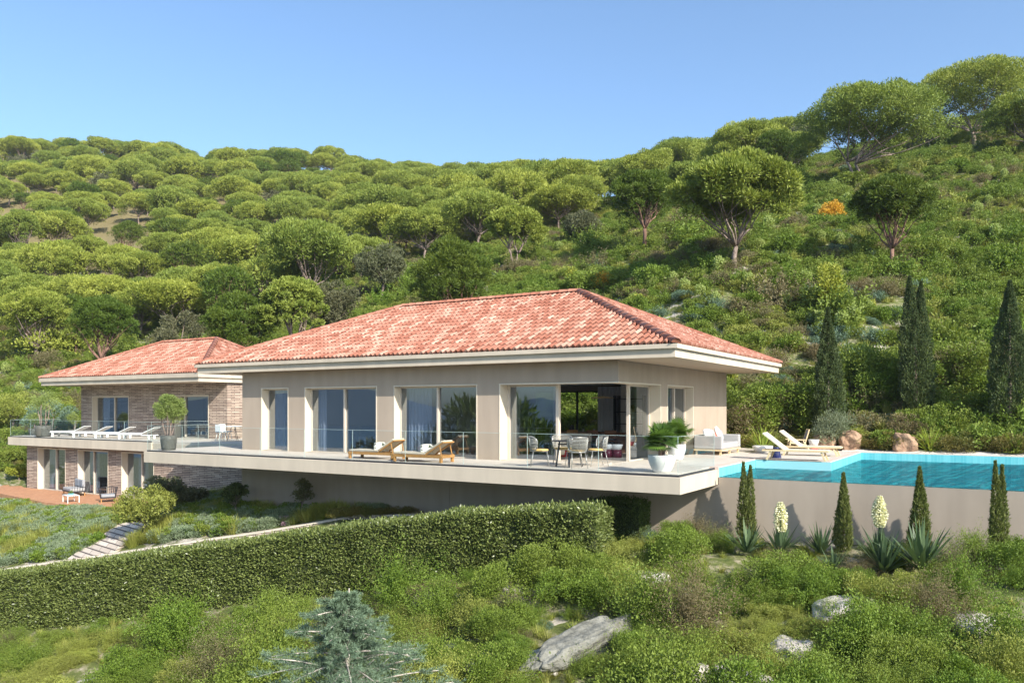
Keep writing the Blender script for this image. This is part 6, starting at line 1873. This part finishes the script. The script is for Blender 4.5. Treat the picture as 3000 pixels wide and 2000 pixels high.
# planted bank between patio, garden wall and villa --------------------------------
bank = []; bgrass = []; mauve_pts = []
sage = [shrub_mesh('foliage', .38, .28, 1500, .06, .022, mat_leaf('sage_leaf', (.13, .19, .10), (.29, .36, .23), (.2, .22, .14)), 900 + k, 10) for k in range(2)]
flo = [shrub_mesh('foliage', .26, .24, 500, .04, .03, M['mauve'], 910 + k, 6) for k in range(1)]
dkk = [shrub_mesh('foliage', .4, .35, 1500, .06, .03, M['lf_green'], 915, 10)]
r_ = random.Random(33)
for _ in range(9000):
    px = r_.uniform(-150, 1240)
    dmin = kerb_d(px) + .75; x, y = pd(px, r_.uniform(dmin, 47))
    _, d = topx(x, y)
    if y > .55 and x > -17.2: continue
    if y > 2.9 and x > -43.6: continue
    if inside_built(x, y): continue
    py_ = HY - (zg(x, y) - CZ) * F / d if False else 0
    # stay off the ramp
    qx, qy = (x - A0[0]), (y - A0[1]); m11, m12, m21, m22 = A1[0] - A0[0], A3[0] - A0[0], A1[1] - A0[1], A3[1] - A0[1]; dt = m11 * m22 - m12 * m21
    ta, tb2 = (qx * m22 - m12 * qy) / dt, (m11 * qy - m21 * qx) / dt
    if -.02 < ta < 1.05 and -.02 < tb2 < 1.15: continue
    v = mnoise.noise(Vector((x * .4, y * .4, 2.2))) + r_.uniform(-.12, .12)
    if v > .19 : bgrass.append([x, y, 0, r_.uniform(0, 6.28), r_.uniform(.75, 1.35), r_.randrange(2)])
    else: bank.append([x, y, 0, r_.uniform(0, 6.28), r_.uniform(.8, 1.5), r_.choice((0, 1, 0, 1, 3)) if r_.random() > .07 else 2])
for L_ in (bank, bgrass):
    zz = carve(np.array([p[0] for p in L_]), np.array([p[1] for p in L_]), zraw([p[0] for p in L_], [p[1] for p in L_]))
    for p, z in zip(L_, zz): p[2] = z - .02
gn_scatter('bank_planting', 'silvery sage and mauve flowers covering the garden bank below the patio', 'ground cover', bank, sage + flo + dkk, .1)
gn_scatter('bank_grass', 'tall yellow green ornamental grass on the garden bank', 'grass', bgrass, grass_near, .15)
# named plants of the bank
def bank_tree(px, d, top, wpx, mt, lb, sd, nm='small_tree', n=7000, leaf=.09):
    x, y = pd(px, d); z = zg(x, y); Hh = max(.6, zat(top, d) - z); R = wpx * d / F / 2
    cr, tk = round_tree_mesh(R, Hh, n, leaf, leaf * .5, M[mt], sd, 34, low=.35)
    tree_thing(nm, cr, tk, lb, 'tree', (x, y, z), sd)
bank_tree(425, 30.4, 1432, 225, 'lf_yel', 'small spreading tree with yellow green leaves over the stone ramp', 21, n=8000)
bank_tree(480, 33.5, 1395, 150, 'lf_olive', 'dark shrubby tree in the shade behind the small spreading tree', 22, n=6000)
bank_tree(555, 33.5, 1430, 110, 'lf_olive', 'dark bush before the shaded brick wall', 23, n=4000)
bank_tree(690, 30.5, 1408, 80, 'lf_cyp', 'dark leafy bush at the corner of the shaded brick wall', 24, n=3000)
bank_tree(885, 29.0, 1395, 80, 'lf_olive', 'thin twiggy bush before the shaded terrace wall', 25, n=1500)
x, y = pd(680, 28.8); 
for px, d, sc, lb in ((685, 28.7, 1.7, 'clump of flowering grass beside the garden wall'), (470, 29.4, 1.6, 'clump of yellow grass right of the small spreading tree')):
    x, y = pd(px, d); o = link('grass_clump', grass_near[0]); o.location = (x, y, zg(x, y)); o.scale = (sc * 1.3, sc * 1.3, sc); tag(o, lb, 'grass clump')
# shade border under the terrace by the wall end
for i in range(9):
    px = 990 + i * 26; d = 26.9; x, y = pd(px, d)
    put_shrub('border_shrub', bord, 'b', i % 2, (x, y, zat(1500, d) - .15), .6, 'low dark plant in the row along the foot of the terrace wall', 'row of plants at the terrace wall')
# plants left of the annexe
for px, d, top, wpx, mt, lb, sd in ((20, 50, 1330, 120, 'lf_green', 'bright green leafy shrub left of the annexe', 31), (55, 47.5, 1365, 70, 'lf_gold', 'yellowish shrub at the left corner of the annexe wall', 32), (150, 52, 1170, 170, 'lf_blue', 'grey green tree left of the annexe upper floor', 33), (40, 56, 1150, 150, 'lf_yel', 'pale green tree behind the far left planter', 34), (205, 55, 1215, 120, 'lf_green', 'green tree close to the upper left corner of the annexe', 35)):
    bank_tree(px, d, top, wpx, mt, lb, sd, n=6000, leaf=.11)

# trees on the slope behind the viewer (they show in the panes)
for x, y, k, sc in ((-17.5, -23, 0, 1.15), (-14.0, -27, 1, 1.2), (-24, -29, 2, 1.3), (-5, -40, 3, 1.2), (-33, -24, 4, 1.1)):
    pr = (fo + fd)[k % 4]; tree_thing('broad_tree', pr[0], pr[1], 'tree on the slope opposite, mirrored as a dark shape in the villa panes', 'tree', (x, y, zg(x, y)), k, (sc * 1.3, sc * 1.3, sc * 1.7), 'trees mirrored in the panes')

# thin summer haze in the air
m = bpy.data.materials.new('haze'); m.use_nodes = True; nt = m.node_tree; nt.nodes.clear()
out = nt.nodes.new('ShaderNodeOutputMaterial'); pv_ = nt.nodes.new('ShaderNodeVolumePrincipled')
pv_.inputs['Color'].default_value = (.80, .88, 1, 1); pv_.inputs['Density'].default_value = .0002; pv_.inputs['Anisotropy'].default_value = .2
nt.links.new(pv_.outputs[0], out.inputs['Volume'])
hz = MB(); hz.box(-520, 520, -520, 560, -170, 190); hzo = hz.build('haze', m); tag(hzo, kind='stuff')

# ------------------------------------------------------------------ light, sky, camera
sv = Vector((1, -.43, .69)).normalized()
el = math.asin(sv.z); azs = math.atan2(sv.x, sv.y)
sun = bpy.data.lights.new('sun', 'SUN'); sun.energy = 5.0; sun.angle = math.radians(.5); sun.color = (1, .93, .82)
so = bpy.data.objects.new('sun', sun); COL.objects.link(so); so.rotation_euler = (-sv).to_track_quat('-Z', 'Y').to_euler(); so.location = (60, -40, 60)
wd = bpy.data.worlds.new('World'); scene.world = wd; wd.use_nodes = True
nt = wd.node_tree; bg = nt.nodes['Background']; sk = nt.nodes.new('ShaderNodeTexSky'); sk.sky_type = 'NISHITA'; sk.sun_disc = False
sk.sun_elevation = el; sk.sun_rotation = azs; sk.altitude = 100; sk.air_density = 1.0; sk.dust_density = 1.6; sk.ozone_density = 2.5
tnt = nt.nodes.new('ShaderNodeMix'); tnt.data_type = 'RGBA'; tnt.blend_type = 'MULTIPLY'; tnt.inputs[0].default_value = 1.0; tnt.inputs[7].default_value = (.90, 1.02, 1.08, 1)
nt.links.new(sk.outputs[0], tnt.inputs[6]); nt.links.new(tnt.outputs[2], bg.inputs[0]); bg.inputs[1].default_value = .138

cam = bpy.data.cameras.new('camera'); co = bpy.data.objects.new('camera', cam); COL.objects.link(co)
co.location = (CX, CY, CZ); co.rotation_euler = (math.radians(90), 0, TH)
cam.sensor_width = 36; cam.lens = F / 3000 * 36; cam.shift_y = (HY - 1000) / 3000; cam.clip_end = 30000; cam.clip_start = .1
scene.camera = co
scene.view_settings.view_transform = 'Standard'; scene.view_settings.look = 'None'; scene.view_settings.gamma = 1.0
scene.view_settings.exposure = 0.82
cy = scene.cycles
cy.max_bounces = 9; cy.diffuse_bounces = 5; cy.glossy_bounces = 3; cy.transmission_bounces = 4; cy.transparent_max_bounces = 12
cy.caustics_reflective = False; cy.caustics_refractive = False; cy.sample_clamp_indirect = 4.0
